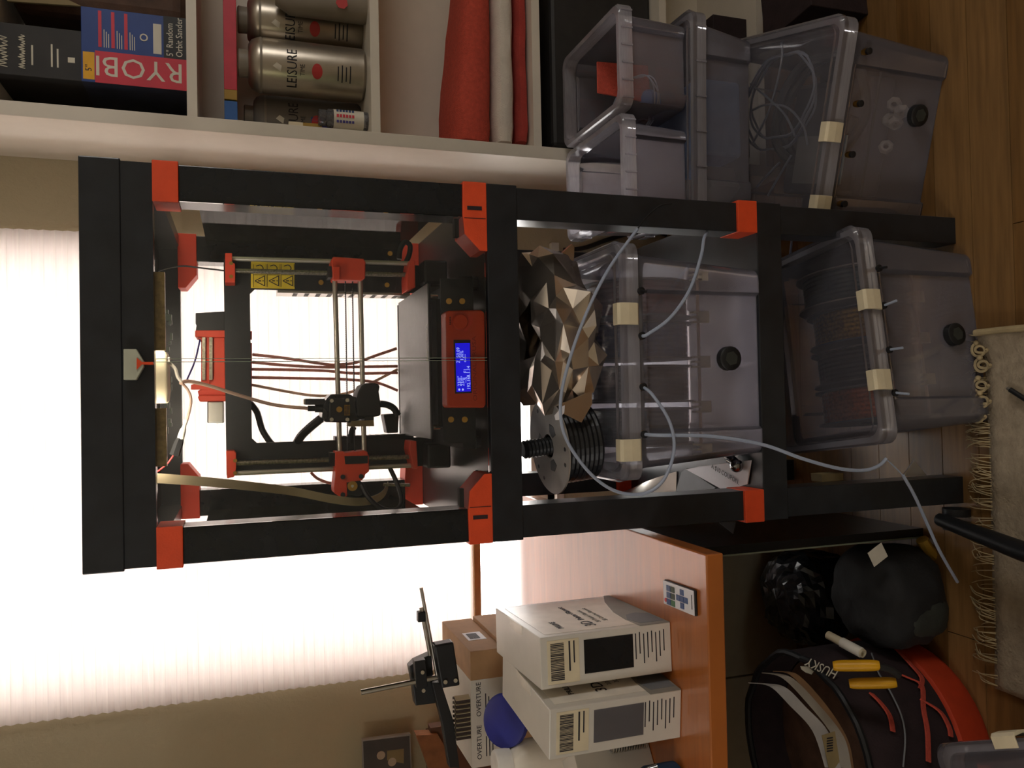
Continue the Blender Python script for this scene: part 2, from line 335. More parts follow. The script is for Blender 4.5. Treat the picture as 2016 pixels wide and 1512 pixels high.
# printer enclosure: the topmost table, raised on brackets, with clear doors
en = thing('printer_enclosure', 'black topmost table with orange corner brackets and clear doors housing the printer', 'enclosure', (0, H, Z2))
build('tabletop', MB().box(-H, H, 0, 2*H, Z1-.05, Z1), 'black_lam', en, bevel=.0015)
ZR = 1.408
for yy in (.002, 2*H-.024): build('rail', MB().box(-H+LI, H-LI, yy, yy+.022, ZR, Z1-.05), 'black_lam', en)
for xx in (-H+LI, H-LI-.022): build('rail', MB().box(xx, xx+.022, .024, 2*H-.024, ZR, Z1-.05), 'black_lam', en)
for sx in (-1, 1):
    for fr in (0, 1):
        x0 = H-LI-LG if sx > 0 else -H+LI; yy = LI if not fr else 2*H-LI-LG
        build('leg', MB().box(x0, x0+LG, yy, yy+LG, Z2+.036, 1.376), 'black_gloss', en, bevel=.0012)
        xo, xi, xg = sx*(H+.0005), sx*(H-.056), sx*(H-.105)
        ya, yb = (-.002, .056) if not fr else (2*H-.056, 2*H+.001)
        # lower bracket with gusset and slot
        P = [(xo, ya, Z2), (xo, ya, Z2+.037), (xi, ya, Z2+.038), (xi-sx*.024, ya, Z2+.036), (xg, ya, Z2+.012), (xg, ya, Z2)]
        q = build('corner_bracket', MB().prism(P, (0, yb-ya, 0)), 'orange' if not fr else 'red', en, bevel=.001)
        if not fr:
            xs = sx*(H-.040)
            build('slot', MB().box(xs-.003, xs+.003, ya-.0006, ya+.004, Z2+.008, Z2+.031), 'bagmaroon', q)
            build('joint_line', MB().box(min(xi, xi+sx*.001), max(xi, xi+sx*.001), ya-.0004, ya+.003, Z2+.002, Z2+.036), 'bagmaroon', q)
        # upper bracket
        if not fr: P = [(xo, ya, 1.375), (xo, ya, ZR), (xi, ya, ZR), (xi, ya, 1.375)]
        else: P = [(xo, ya, 1.376), (xo, ya, ZR+.002), (xg, ya, ZR+.002), (xg, ya, ZR-.012), (xg+sx*.026, ya, 1.376)]
        build('corner_bracket', MB().prism(P, (0, yb-ya, 0)), 'orange' if not fr else 'red', en, bevel=.001)
for x0, x1 in ((-.221, .0025), (.0065, .221)):
    dpn = build('door_pane', MB().box(x0, x1, -.0015, .0015, Z2+.004, ZR-.002), 'acryl', en)
    xe = x1 if x1 < .1 else x0
    build('pane_edge', MB().box(xe-.0004, xe+.0004, -.0017, .0017, Z2+.004, ZR-.002), 'acryledge', dpn)
for sx in (-1, 1):
    build('side_pane', MB().box(sx*.262-.0015, sx*.262+.0015, .056, .494, Z2+.04, 1.358), 'sideacryl', en)
    build('hinge_clip', MB().box(sx*.205-.014, sx*.205+.014, .004, .016, Z2+.043, Z2+.050), 'black', en)
# knob holding both doors: pale wedge with an orange neck
kb = slab('door_latch', [(243, 687), (243, 748), (268, 748), (283, 722), (283, 712), (268, 687)], -.014, -.001, 'paleolive', en, bevel=.001)
slab('latch_neck', [(269, 704), (269, 728), (279, 717.5), (301, 717.5), (301, 712.5), (279, 712.5)], -.0155, -.001, 'orange', kb)
# things under the enclosure roof
cl = tag(build('led_strip', MB().cbox((-.03, .12, ZR+.032), (.40, .012, .004)), 'ledgold'), 'gold light strip stuck under the enclosure roof above the printer', 'light strip')
lbr = thing('light_bar', 'gold taped light bar behind the front rail of the enclosure', 'light bar', (0, .035, ZR))
for xa, xb in ((.02, .128), (-.14, -.06)):
    q = build('bar_body', MB().box(xa, xb, .026, .036, ZR-.012, ZR+.030), 'ledgold', lbr)
    n = 8
    for i in range(n):
        xx = xa + (xb-xa)*(i+.5)/n
        build('diode', MB().box(xx-.0045, xx+.0045, .036, .0372, ZR-.008, ZR+.018), 'diode', q)
hb = thing('sensor_box', 'rounded cream box hung under the enclosure roof with a thin cable', 'sensor box', (0, .05, 1.36))
P = [oY(x, y, .055) for x, y in [(290, 690), (325, 690), (329, 700), (331, 770), (328, 794), (290, 794)]]
build('body', MB().prism(P, (0, .05, 0)), 'cream', hb, bevel=.004, seg=3)
slab('cable_socket', rectpx(327, 334, 703, 712), .06, .07, 'white', hb)
# printed circuit clutter behind the strip
b = MB()
for i in range(26):
    c = oY(random.uniform(322, 338), random.uniform(610, 850), .30); b.cbox(c, (random.uniform(.004, .012), .01, random.uniform(.002, .006)))
tag(build('cable_tie_mesh', b, 'pcb'), 'dark glittering strip along the rear roof rail of the enclosure', 'strip')['kind'] = 'stuff'

# ------------------------------------------------------------------ the 3D printer
pr = thing('desktop_printer', 'black framed desktop 3D printer with red plastic parts inside the enclosure', '3D printer', (.0075, .2, Z2))
Yf = .278
b = MB(); b.box(-.177, -.124, Yf, Yf+.006, .945, 1.323); b.box(.141, .192, Yf, Yf+.006, .945, 1.323)
b.box(-.124, .141, Yf, Yf+.006, 1.281, 1.323); b.box(-.124, .141, Yf, Yf+.006, .945, .984)
for sx, x0 in ((1, -.124), (-1, .141)): b.prism([(x0, Yf, 1.281), (x0+sx*.008, Yf, 1.281), (x0, Yf, 1.273)], (0, .006, 0))
fm = build('frame', b, 'blackmetal', pr)
for x, y in ((632, 556), (762, 561), (768, 499)): build('bolt', MB().cyl(oY(x, y, Yf-.003), oY(x, y, Yf), .0045, n=12), 'brass', fm)
# warning sticker
stk = slab('warning_sticker', [(494, 515), (580, 518), (580, 569), (494, 567)], Yf-.0006, Yf, 'yellow', fm)
for i in range(3):
    bx0 = 499 + i*27.5
    ap, bl, br_ = (bx0+3, 553), (bx0+22, 543), (bx0+22, 563)
    A, B_, C_ = [oY(*q, Yf-.0009) for q in (ap, bl, br_)]
    b = MB()
    for p, q in ((A, B_), (B_, C_), (C_, A)): b.cyl(p, q, .0009, n=4)
    b.cyl(oY(bx0+9, 553, Yf-.0009), oY(bx0+15, 553, Yf-.0009), .0011, n=4); b.cyl(oY(bx0+18, 553, Yf-.0009), oY(bx0+20, 553, Yf-.0009), .0012, n=4)
    for (x0, y0, x1, y1) in ((bx0, 520, bx0, 565), (bx0, 541, bx0+24, 541), (bx0+25, 520, bx0+25, 565)):
        b.cyl(oY(x0, y0, Yf-.0008), oY(x1, y1, Yf-.0008), .0005, n=4)
    b.tube([oY(bx0+5, 524, Yf-.0008), oY(bx0+14, 522, Yf-.0008), oY(bx0+19, 529, Yf-.0008), oY(bx0+10, 536, Yf-.0008)], .0009, 4, 4)
    build('warning_symbol', b, 'ink', stk)
# z axis
for pts in ([(443, 498), (457, 498), (457, 517), (463, 519), (463, 556), (443, 556)], [(445, 888), (461, 888), (465, 893), (465, 922), (461, 939), (447, 942)]):
    zt = slab('z_top_holder', pts, .236, .277, 'red', pr, bevel=.0012)
    for k in (.35, .8):
        x, y = pts[2][0]-2, pts[0][1]+(pts[-1][1]-pts[0][1])*k; build('screw', MB().cyl(oY(x, y, .2345), oY(x, y, .236), .0032, n=10), 'brass', zt)
for pts in ([(801, 545), (807, 512), (817, 512), (818, 566), (802, 572)], [(808, 868), (820, 868), (823, 922), (815, 924), (806, 886)]):
    zb = slab('z_bottom_holder', pts, .225, .277, 'red', pr, bevel=.0012)
for x0, x1 in ((-.178, -.134), (.152, .194)): build('z_motor', MB().box(x0, x1, .226, .272, .943, .986), 'black', pr, bevel=.004)
for a, c, r, m in (((455, 509), (813, 519), .0042, 'steel'), ((455, 533), (806, 541), .0042, 'threaded'), ((455, 932), (815, 916), .0042, 'steel'), ((455, 912), (810, 899), .0042, 'threaded')):
    build('z_rod' if m == 'steel' else 'lead_screw', MB().cyl(oY(*a, .248), oY(*c, .248), r, n=12), 'rodsteel' if m == 'steel' else m, pr, smooth_=True)
# x axis
slab('x_end', [(652, 513), (656, 505), (716, 509), (720, 516), (719, 548), (712, 552), (656, 551)], .222, .262, 'red', pr, bevel=.002)
slab('x_end_cap', [(655, 524), (669, 525), (669, 551), (656, 551)], .212, .222, 'red', pr, bevel=.001)
slab('nut_block', rectpx(646, 654, 524, 546), .225, .262, 'black', pr)
xl = slab('x_motor_mount', [(661, 889), (678, 889), (678, 892), (718, 887), (724, 890), (724, 893), (726, 896), (727, 928), (719, 934), (718, 940), (712, 946), (683, 950), (684, 975), (683, 977), (675, 981), (658, 971), (657, 962), (660, 935)], .215, .258, 'red', pr, bevel=.0015)
slab('x_belt_window', [(678, 898), (724, 897), (724, 912), (680, 914)], .2135, .216, 'black', xl)
for x, y in ((675, 939), (711, 938), (675, 974)): build('screw', MB().cyl(oY(x, y, .212), oY(x, y, .216), .0042, n=10), 'black', xl)
slab('nut_block', rectpx(650, 660, 892, 918), .225, .262, 'black', pr)
mo = slab('x_motor', [(684, 945), (690, 938), (706, 944), (716, 952), (714, 972), (709, 977), (686, 974), (678, 960)], .219, .26, 'blackmetal', pr, bevel=.002)
build('motor_shaft', MB().cyl(oY(694, 957, .214), oY(694, 957, .222), .0085, n=16), 'brass', mo, smooth_=True)
build('motor_pin', MB().cyl(oY(694, 957, .205), oY(694, 957, .214), .0025, n=10), 'steel', mo)
for a, c in (((659, 550), (669, 892)), ((709, 550), (717, 890))):
    build('x_rod', MB().cyl(oY(*a, .238), oY(*c, .238), .0044, n=14), 'rodsteel', pr, smooth_=True)
for x0, x1 in ((680, 685), (694, 699)):
    P0, P1 = oY(x0, 552, .238), oY(x1, 888, .238)
    b = MB().strip([P0, P1], (0, .006, 0), .0012, 1); n = 90
    for i in range(n): b.cbox(P0.lerp(P1, (i+.5)/n) + Vector((0, 0, .001)), (.0012, .006, .001))
    build('x_belt', b, 'black', pr)
# extruder assembly
ex = slab('extruder_body', [(645, 783), (652, 776), (690, 776), (696, 781), (722, 786), (724, 822), (703, 828), (690, 832), (640, 831), (634, 822), (636, 800), (640, 790)], .172, .232, 'black_gloss', pr, bevel=.002)
slab('extruder_cover', [(648, 783), (688, 783), (688, 830), (648, 830)], .160, .172, 'black', ex, bevel=.002)
for x, y in ((653, 789), (684, 788), (653, 826), (684, 826)): build('screw', MB().cyl(oY(x, y, .1585), oY(x, y, .160), .0032, n=10), 'steel', ex)
build('idler_screw', MB().cyl(oY(668, 806, .156), oY(668, 806, .160), .0048, n=14), 'brass', ex)
lb = slab('extruder_label', rectpx(678, 689, 797, 818), .1592, .160, 'gold', ex)
for i in range(3): slab('print_line', rectpx(680.5+i*2.8, 681.8+i*2.8, 799, 816), .1588, .1592, 'ink', lb)
slab('fan_shroud', [(700, 795), (705, 772), (712, 759), (722, 754), (738, 754), (747, 757), (748, 762), (746, 771), (750, 795), (750, 818), (737, 821), (703, 820)], .165, .225, 'black', pr, bevel=.003, seg=3)
slab('nozzle_fan', rectpx(718, 736, 820, 829), .17, .22, 'black', pr)
fd = slab('fan_duct', [(692, 829), (736, 827), (737, 839), (689, 840)], .168, .215, 'tan', pr, bevel=.001)
slab('sensor_arm', rectpx(601, 640, 785, 797), .178, .200, 'blackmetal', pr, bevel=.001)
slab('sensor_tip', rectpx(598, 602, 786, 796), .180, .198, 'steel', pr)
build('tube_coupler', MB().cyl(oY(606, 804, .19), oY(628, 804, .19), .0048, n=12).cyl(oY(620, 804, .19), oY(638, 804, .19), .0068, n=12), 'blackmetal', pr, smooth_=True)
# bed: sheet on heater on carriage
q = [oZ(843, 558, 1.012), oZ(850, 864, 1.012), oZ(784, 853, 1.012), oZ(783, 590, 1.012)]
q[2].y = q[3].y = .33; q[3].x = .128; q[2].x = -.120
bd = build('steel_sheet', MB().prism(q, (0, 0, .0016)), 'bedsheet', pr)
qm = (q[0]+q[1])/2
text('ORIGINAL PRUSA i3', .0068, 'labelwhite', (qm.x+.0, q[0].y+.006, 1.0138), (1, 0, 0), (0, 1, 0), bd, 'LEFT', .0001)
b = MB(); c4 = [v.copy() for v in q]
for v in c4: v.z -= .004
build('heated_bed', MB().prism([v+Vector((0, .002, 0)) for v in c4], (0, 0, .0032)), 'black', pr)
build('bed_carriage', MB().box(-.10, .108, .10, .30, .985, .995), 'black', pr)
for yy in (.09, .32):
    for xx in (-.1, .11): build('bed_spacer', MB().cyl((xx, yy, .995), (xx, yy, 1.008), .004), 'steel', pr)
slab('bed_cable_clip', [(755, 816), (786, 814), (784, 852), (762, 853)], .30, .335, 'black', pr, bevel=.002)
# base frame
fp = build('front_plate', MB().box(-.125, .135, .055, .061, .945, .998), 'blackmetal', pr)
for x, y in ((884, 593), (910, 593), (888, 826), (915, 826)): build('bolt', MB().cyl(oY(x, y, .051), oY(x, y, .055), .0048, n=12), 'brass', fp)
build('rear_plate', MB().box(-.125, .135, .42, .426, .945, .998), 'blackmetal', pr)
for xx in (-.09, .1): build('y_rod', MB().cyl((xx, .061, .972), (xx, .42, .972), .004), 'steel', pr)
for xx in (-.12, .125): build('base_profile', MB().box(xx-.015, xx+.015, .061, .42, .945, .965), 'blackmetal', pr)
for xx in (-.125, .13):
    for yy in (.06, .41): build('rubber_foot', MB().cyl((xx, yy, Z2), (xx, yy, .946), .011), 'rubber', pr)
# power supply and control box beside the frame
ps = build('power_supply', MB().box(.137, .187, .285, .335, 1.0, 1.235), 'silver', pr)
for i in range(40): build('vent_hole', MB().box(.1366, .1371, .290+.011*(i % 4), .296+.011*(i % 4), 1.02+.02*(i//4), 1.028+.02*(i//4)), 'black', ps)
eb = build('control_box', MB().box(-.170, -.118, .285, .315, .998, 1.14), 'blackmetal', pr)
for i in range(10): build('vent_slot', MB().box(-.1182, -.1176, .288, .312, 1.012+.012*i, 1.017+.012*i), 'greypaper', eb)
# LCD unit
lc = thing('display_unit', 'orange display box with a small blue screen at the printer front', 'display', (.005, .02, Z2))
Pq = [oY(x, y, .006) for x, y in [(878, 616), (882, 611), (948, 610), (955, 616), (957, 796), (953, 803), (886, 803), (881, 799)]]
for v in Pq: v.z = max(v.z, Z2+.001)
lb_ = build('case', MB().prism(Pq, (0, .035, 0)), 'orange', lc, bevel=.003, seg=3)
fr_ = slab('screen_frame', [(893, 669), (926, 669), (929, 774), (896, 775)], .0052, .006, 'lcdframe', lc)
scn = slab('screen', [(896.5, 675.5), (925, 675), (927, 770.5), (899, 771.5)], .0044, .0052, 'lcdblue', fr_)
R_, U_ = (1, 0, 0), (0, 0, 1)
def lt(s, x, y, w=None):
    o = text(s, .0074, 'lcdtext', oY(x, y, .0043), R_, U_, fr_, 'LEFT', .0001, sx=.95); return o
lt('23/0°', 907.5, 760); lt('Z  50.09', 905.5, 715); lt('23/0°', 914, 760); lt('100%', 912.5, 710); lt('--%   F1', 919.5, 754); lt('o-I--', 918, 713); lt('192.168.1.14', 926, 767)
for x, y in ((904, 767), (911, 767)): build('screen_icon', MB().cyl(oY(x, y, .0044), oY(x, y, .0041), .0018, n=8), 'lcdtext', fr_)
build('dial_knob', MB().lathe([(.0125, 0), (.0125, .004), (.0105, .006)], oY(905, 634, .006), (0, -1, 0), 24), 'orange', lc, smooth_=True)
slab('reset_button', [(914, 622), (931, 622), (931, 634), (919, 652), (914, 652), (916, 640)], .0052, .006, 'red', lc)
for i in range(5): slab('speaker_slot', rectpx(885, 888, 624+i*3.3, 625.8+i*3.3), .0054, .006, 'bagmaroon', lc)
text('ORIGINAL PRUSA', .0085, 'bagorange', oY(939, 790, .0058), R_, U_, lb_, 'LEFT', .0004, sx=1.5)
# multi material unit on top of the frame
mm = thing('filament_changer', 'red filament changer with black and silver motors on the printer frame top', 'filament changer', (0, .31, 1.323))
slab('body', [(388, 664), (442, 662), (444, 779), (392, 781), (389, 770), (396, 766), (396, 672)], .290, .345, 'red', mm, bevel=.0015)
slab('end_plate', rectpx(384, 446, 650, 664), .280, .350, 'red', mm, bevel=.002); slab('end_plate', [(389, 781), (393, 778), (447, 778), (447, 790), (393, 791)], .280, .350, 'red', mm, bevel=.002)
slab('motor', [(385, 616), (442, 613), (442, 652), (385, 652), (387, 640), (385, 638)], .285, .33, 'black', mm, bevel=.002)
slab('motor', rectpx(408, 441, 790, 833), .285, .33, 'silver', mm, bevel=.002)
for x in (401, 415): slab('drive_shaft', rectpx(x-3.2, x+3.2, 664, 748), .281, .288, 'threaded', mm)
slab('sensor_tab', [(376, 758), (398, 750), (412, 750), (412, 767), (376, 767)], .285, .30, 'red', mm)
slab('front_lip', [(490, 652), (496, 652), (496, 668), (490, 668)], .284, .30, 'red', mm); slab('front_lip', [(490, 675), (496, 675), (496, 790), (490, 790)], .284, .30, 'red', mm)
# tubes and cables of the printer, each its own thing
def tubeT(name, label, cat, pts, r, m, group=None, n=8, sub=8):
    return tag(build(name, MB().tube(pts, r, n, sub), m, smooth_=True), label, cat, group)
for k, (P, m) in enumerate([
    ([(497, 698), (560, 705), (640, 717), (665, 718), (700, 714), (740, 700), (781, 686)], 'ptferose'),
    ([(497, 713), (560, 719), (640, 723), (720, 722), (783, 721)], 'ptferose'),
    ([(497, 727), (570, 728), (640, 730), (700, 735), (783, 734)], 'ptferose'),
    ([(497, 743), (600, 745), (680, 747), (740, 753), (783, 769)], 'ptferose'),
    ([(497, 758), (560, 770), (610, 778), (650, 779), (690, 772), (735, 752), (783, 727)], 'ptfewarm')]):
    tubeT('feed_tube', 'thin rosy tube hanging behind the printer frame opening from the filament changer', 'tube', [oY(x, y, .30+.012*k if i else .293) for i, (x, y) in enumerate(P)], .0026, m, 'feed tubes behind the printer frame')
tubeT('feed_tube', 'cream tube running from the sensor box down to the extruder', 'tube', [oY(x, y, Y) for x, y, Y in ((356, 754, .07), (372, 751, .09), (410, 759, .12), (470, 778, .15), (540, 797, .18), (607, 804, .19))], .0028, 'ptfewarm')
tubeT('cable', 'white splitter cable between the sensor box and the cream tube', 'cable', [oY(x, y, .068) for x, y in ((333, 714), (345, 726), (350, 742), (358, 752))], .0024, 'warmwhite')
tubeT('cable', 'white power lead looping down to a barrel plug under the roof', 'cable', [oY(x, y, .072) for x, y in ((358, 754), (370, 768), (376, 785), (374, 805), (368, 828))], .0019, 'ptfewarm')
pg = thing('barrel_plug', 'white and black barrel plug hanging near the left rear bracket', 'plug', oY(355, 890, .072))
build('white_plug', MB().lathe([(.0022, 0), (.003, .004), (.0022, .008), (.003, .012), (.0045, .016), (.005, .028), (.003, .032)], oY(367, 826, .072), oY(357, 858, .072)-oY(367, 826, .072), 12), 'warmwhite', pg, smooth_=True)
build('black_socket', MB().lathe([(.004, 0), (.0065, .01), (.0072, .03)], oY(357, 857, .072), oY(345, 892, .072)-oY(357, 857, .072), 6), 'black', pg)
tubeT('cable', 'thin red and black wire from the barrel plug up to the roof corner', 'cable', [oY(x, y, .075) for x, y in ((344, 892), (330, 912), (308, 930))], .0012, 'redink')
tubeT('cable', 'thin black wire from the right rear bracket to the printer frame top', 'cable', [oY(x, y, .26) for x, y in ((302, 540), (322, 530), (360, 524), (400, 528), (443, 533))], .0014, 'black')
tubeT('cable', 'thin blue wire beside the red filament changer', 'cable', [oY(x, y, .275) for x, y in ((394, 668), (384, 710), (368, 748))], .0014, 'purple')
tubeT('cable_sleeve', 'thick black cable sleeve bending behind the left of the printer frame', 'cable', [oY(x, y, .31) for x, y in ((492, 793), (506, 812), (516, 845), (530, 868), (542, 880))], .0055, 'black')
tubeT('cable_sleeve', 'thick black cable sleeve running from the extruder back', 'cable', [oY(x, y, Y) for x, y, Y in ((632, 824, .232), (610, 842, .25), (592, 860, .27), (578, 884, .31))], .0075, 'black')
tubeT('cable_sleeve', 'black bed cable sleeve curving behind the steel sheet', 'cable', [oY(x, y, .30) for x, y in ((748, 795), (762, 797), (775, 804), (784, 818))], .0062, 'black')
tubeT('cable_sleeve', 'short black cable dropping behind the fan duct', 'cable', [oY(x, y, .25) for x, y in ((697, 840), (692, 852), (690, 872))], .005, 'black')
tubeT('cable_loop', 'black motor cable looping down beside the left motor mount', 'cable', [oY(x, y, Y) for x, y, Y in ((712, 955, .215), (722, 975, .20), (742, 995, .19), (765, 1005, .19), (783, 1001, .20), (791, 985, .21), (783, 955, .23), (768, 922, .25))], .0042, 'black')
tubeT('cable_loop', 'black cable loop near the right rear bracket of the enclosure', 'cable', [oY(x, y, .30) for x, y in ((786, 510), (788, 490), (797, 477), (807, 483), (806, 500), (800, 515))], .005, 'black')
tubeT('feed_tube', 'brown tube end behind the left side of the printer frame', 'tube', [oY(x, y, .3) for x, y in ((612, 930), (625, 942), (645, 950), (662, 954))], .0025, 'ptferose')
rp = [(303, 941, .06), (400, 948, .10), (500, 958, .14), (580, 968, .18), (650, 982, .2), (700, 988, .22), (735, 984, .25), (755, 972, .28), (764, 955, .31)]
tag(build('ribbon_cable', MB().strip([oY(*p) for p in rp], (.014, 0, .0), .0006, 8), 'ribbon'), 'wide cream ribbon cable sagging along the left side of the enclosure', 'cable')
tag(build('glass_probe', MB().cyl(oY(755, 954, .29), oY(807, 955, .27), .003, n=10), 'threaded'), 'thin metal rod lying by the left rear bracket', 'rod')
pnl = slab('hex_driver', [(930, 930), (938, 926), (939, 950), (934, 960), (932, 960)], .07, .078, 'black', None)
for v in pnl.data.vertices: pass
pnl.location.z = Z2+.0005; tag(pnl, 'small black clip standing on the enclosure floor by the left bracket', 'clip')

# ------------------------------------------------------------------ clear plastic boxes
def tring(w, d, z, rec, rx, r=.022, ns=4):
    pts = []
    def arc(cx, cy, a0):
        for k in range(ns+1):
            a = a0 + math.pi/2*k/ns; pts.append(Vector((cx+r*math.cos(a), cy+r*math.sin(a), z)))
    hw, hd = w/2, d/2
    arc(-hw+r, -hd+r, math.pi)
    pts += [Vector((-rx, -hd, z)), Vector((-rx+.005, -hd+rec, z)), Vector((rx-.005, -hd+rec, z)), Vector((rx, -hd, z))]
    arc(hw-r, -hd+r, -math.pi/2); arc(hw-r, hd-r, 0)
    pts += [Vector((rx, hd, z)), Vector((rx-.005, hd-rec, z)), Vector((-rx+.005, hd-rec, z)), Vector((-rx, hd, z))]
    arc(-hw+r, hd-r, math.pi/2); return pts
def tote(name, label, loc, rotz, w=.385, d=.285, h=.27, bw=.83, lid=True, clips=(), fittings=(), rod=False, hyg=None, group=None, cat='storage box', ribs=False, fz=.238, fy=0):
    t = thing(name, label, cat, loc, rotz, group)
    tw, td = w-.026, d-.026; bwid, bdep = w*bw, d*.86; rx = bwid*.365
    def at(k): return bwid+(tw-bwid)*k, bdep+(td-bdep)*k
    rings = []
    for k, z, rec in ((0, 0, .008), (.02, .006, .010), (.78, h*.80, .010), (.80, h*.815, .0005), (1, h-.028, .0005)):
        a, c = at(k); rings.append(tring(a, c, z, rec, rx))
    build('body', MB().loft(rings), 'tote', t, smooth_=True, local=True, solid=.002)
    rr = [tring(tw, td, h-.028, .0005, rx), tring(w, d, h-.028, .0005, rx), tring(w, d, h-.004, .0005, rx), tring(w-.006, d-.006, h, .0005, rx), tring(tw, td, h, .0005, rx), tring(tw, td, h-.027, .0005, rx)]
    rim = build('rim', MB().loft(rr, False), 'toterim', t, smooth_=True, local=True)
    if ribs:
        n = 6
        for i in range(n):
            xx = -w/2 + w*(i+.5)/n
            for yy in (-d/2, d/2): build('rib', MB().cbox((xx, yy, h-.016), (.003, .004, .024)), 'toterim', rim, local=True)
        for yy in (-d*.25, d*.25):
            for xx in (-w/2, w/2): build('rib', MB().cbox((xx, yy, h-.016), (.004, .003, .024)), 'toterim', rim, local=True)
    if lid:
        lr = [tring(w+.002, d+.002, h-.006, 0, rx), tring(w+.004, d+.004, h+.004, 0, rx), tring(w-.004, d-.004, h+.009, 0, rx), tring(w-.03, d-.03, h+.009, 0, rx), tring(w-.034, d-.034, h+.003, 0, rx)]
        build('lid', MB().loft(lr, False, True), 'lid', t, smooth_=True, local=True)
    for cx in clips:
        pts = [Vector((cx-.0175, -d/2+q[0], h+q[1])) for q in ((.012, .0125), (-.004, .0125), (-.0085, .009), (-.0095, -.006), (-.008, -.022), (-.003, -.026), (.001, -.026), (-.005, -.006), (-.003, .0095), (.012, .0098))]
        build('clip', MB().prism(pts, (.035, 0, 0)), 'cream', t, local=True, bevel=.0008)
    for i, (fx, kind) in enumerate(fittings):
        a, c = at(fz/h); y0 = -c/2 - .0005
        ft = build('fitting', MB().lathe([(.0052, 0), (.0052, .005), (.0064, .005), (.0064, .011)], (fx, y0, fz), (0, -1, 0), 12), 'brass', t, smooth_=True, local=True)
        build('collar', MB().lathe([(.0058, .011), (.0062, .0125), (.0062, .017), (.004, .0175)], (fx, y0, fz), (0, -1, 0), 12), 'black', ft, smooth_=True, local=True)
        if kind == 'plug': build('plug_pin', MB().cyl((fx, y0-.016, fz), (fx-.004, y0-.034, fz+.002), .0022), 'black', ft, local=True)
        if kind == 'stub': build('tube_stub', MB().cyl((fx, y0-.016, fz), (fx+.006-.004*i, y0-.042, fz-.002), .0022), 'ptfe', ft, local=True, smooth_=True)
    if hyg:
        hx, hz = hyg; a, c = at(hz/h); y0 = -c/2+.010
        hg = build('hygrometer', MB().lathe([(.0205, 0), (.0205, .012), (.018, .014)], (hx, y0, hz), (0, -1, 0), 28), 'black', t, smooth_=True, local=True)
        build('dial', MB().lathe([(.0125, .0142), (.0125, .0146)], (hx, y0, hz), (0, -1, 0), 6), 'baggreen', hg, local=True)
    if rod:
        yy = -d/2+.055
        build('rod', MB().cyl((-w*.39, yy, rod), (w*.39, yy, rod), .0028), 'ptfewarm', t, local=True)
        for xx in (-.39, -.2, 0, .2, .39):
            b = MB(); cx = xx*w
            b.box(cx-.010, cx+.010, yy-.007, yy-.003, rod-.018, rod+.002); b.box(cx-.010, cx-.007, yy-.007, yy+.007, rod-.006, rod+.012); b.box(cx+.007, cx+.010, yy-.007, yy+.007, rod-.006, rod+.012); b.box(cx-.0015, cx+.0015, yy-.007, yy+.007, rod-.006, rod+.012)
            build('rod_holder', b, 'cream', t, local=True)
    return t
def spool(name, label, c, ax, R, w, fm, wm, fillR=None, group=None, hub=.027, holes=False):
    """flanged reel with wound filament; c is the centre, ax the axis"""
    c = Vector(c); ax = Vector(ax).normalized(); fillR = fillR or R*.9
    t = thing(name, label, 'spool', c - Vector((0, 0, R if abs(ax.z) < .5 else w/2)), 0, group)
    for s in (-1, 1):
        build('flange', MB().lathe([(hub, 0), (R, 0), (R, .0028), (hub, .0028), (hub, 0)], c + ax*(s*w/2 - .0014), ax, 48, False), fm, t)
    prof = [(hub+.001, -w/2+.002)]; n = 14
    for i in range(n+1): prof.append((fillR + (.0012 if i % 2 else -.0004), -w/2+.002 + (w-.004)*i/n))
    prof.append((hub+.001, w/2-.002))
    build('filament', MB().lathe(prof, c, ax, 40, False), wm, t, smooth_=False)
    build('hub', MB().lathe([(hub+.0005, -w/2-.0014), (hub+.0005, w/2+.0014), (hub-.003, w/2+.0014), (hub-.003, -w/2-.0014), (hub+.0005, -w/2-.0014)], c, ax, 32, False), fm, t)
    return t

A = tote('lidded_box', 'lidded clear plastic box with white clips on the middle shelf under the foil bag', (0.0, .12, Z3+.0005), 0, clips=(.0745, -.142),
    fittings=((.112, 'plug'), (.040, 'tube'), (-.042, 'tube'), (-.118, 'tube')), rod=.10, hyg=(.004, .062))
for i, (x, wm, nm) in enumerate(((.113, 'filred', 'dark red'), (.040, 'filblue', 'dark blue'), (-.036, 'filblack', 'black'), (-.111, 'filteal', 'dark teal'))):
    spool('filament_spool', 'spool of %s filament inside the lidded box on the middle shelf' % nm, (x, .135, Z3+.165), (1, 0, 0), .097, .062, 'spoolgrey', wm, .088)
Bp = tote('lidded_box', 'lidded clear box with white clips standing on the floor under the lowest table', (.0085+.02, .075, .0005), math.radians(7.5), clips=(.055, -.085),
    fittings=((.112, 'plug'), (.045, 'stub'), (-.033, 'stub'), (-.108, 'stub')), rod=.11, hyg=(.000, .062))
Rb = Matrix.Rotation(math.radians(7.5), 3, 'Z')
for i, (x, fm, wm, R, nm) in enumerate(((.112, 'flangegrey', 'filteal', .105, 'grey flanged'), (.038, 'spoolgrey', 'gold', .098, 'glittery gold'), (-.038, 'spoolgrey', 'filblack', .098, 'black'), (-.112, 'spoolgrey', 'copper', .098, 'copper'))):
    c = Vector((.0285, .075, 0)) + Rb @ Vector((x, .01, R+.052)); spool('filament_spool', '%s spool inside the clear box under the lowest table' % nm, c, Rb @ Vector((1, 0, 0)), R, .062, fm, wm, R*.88)
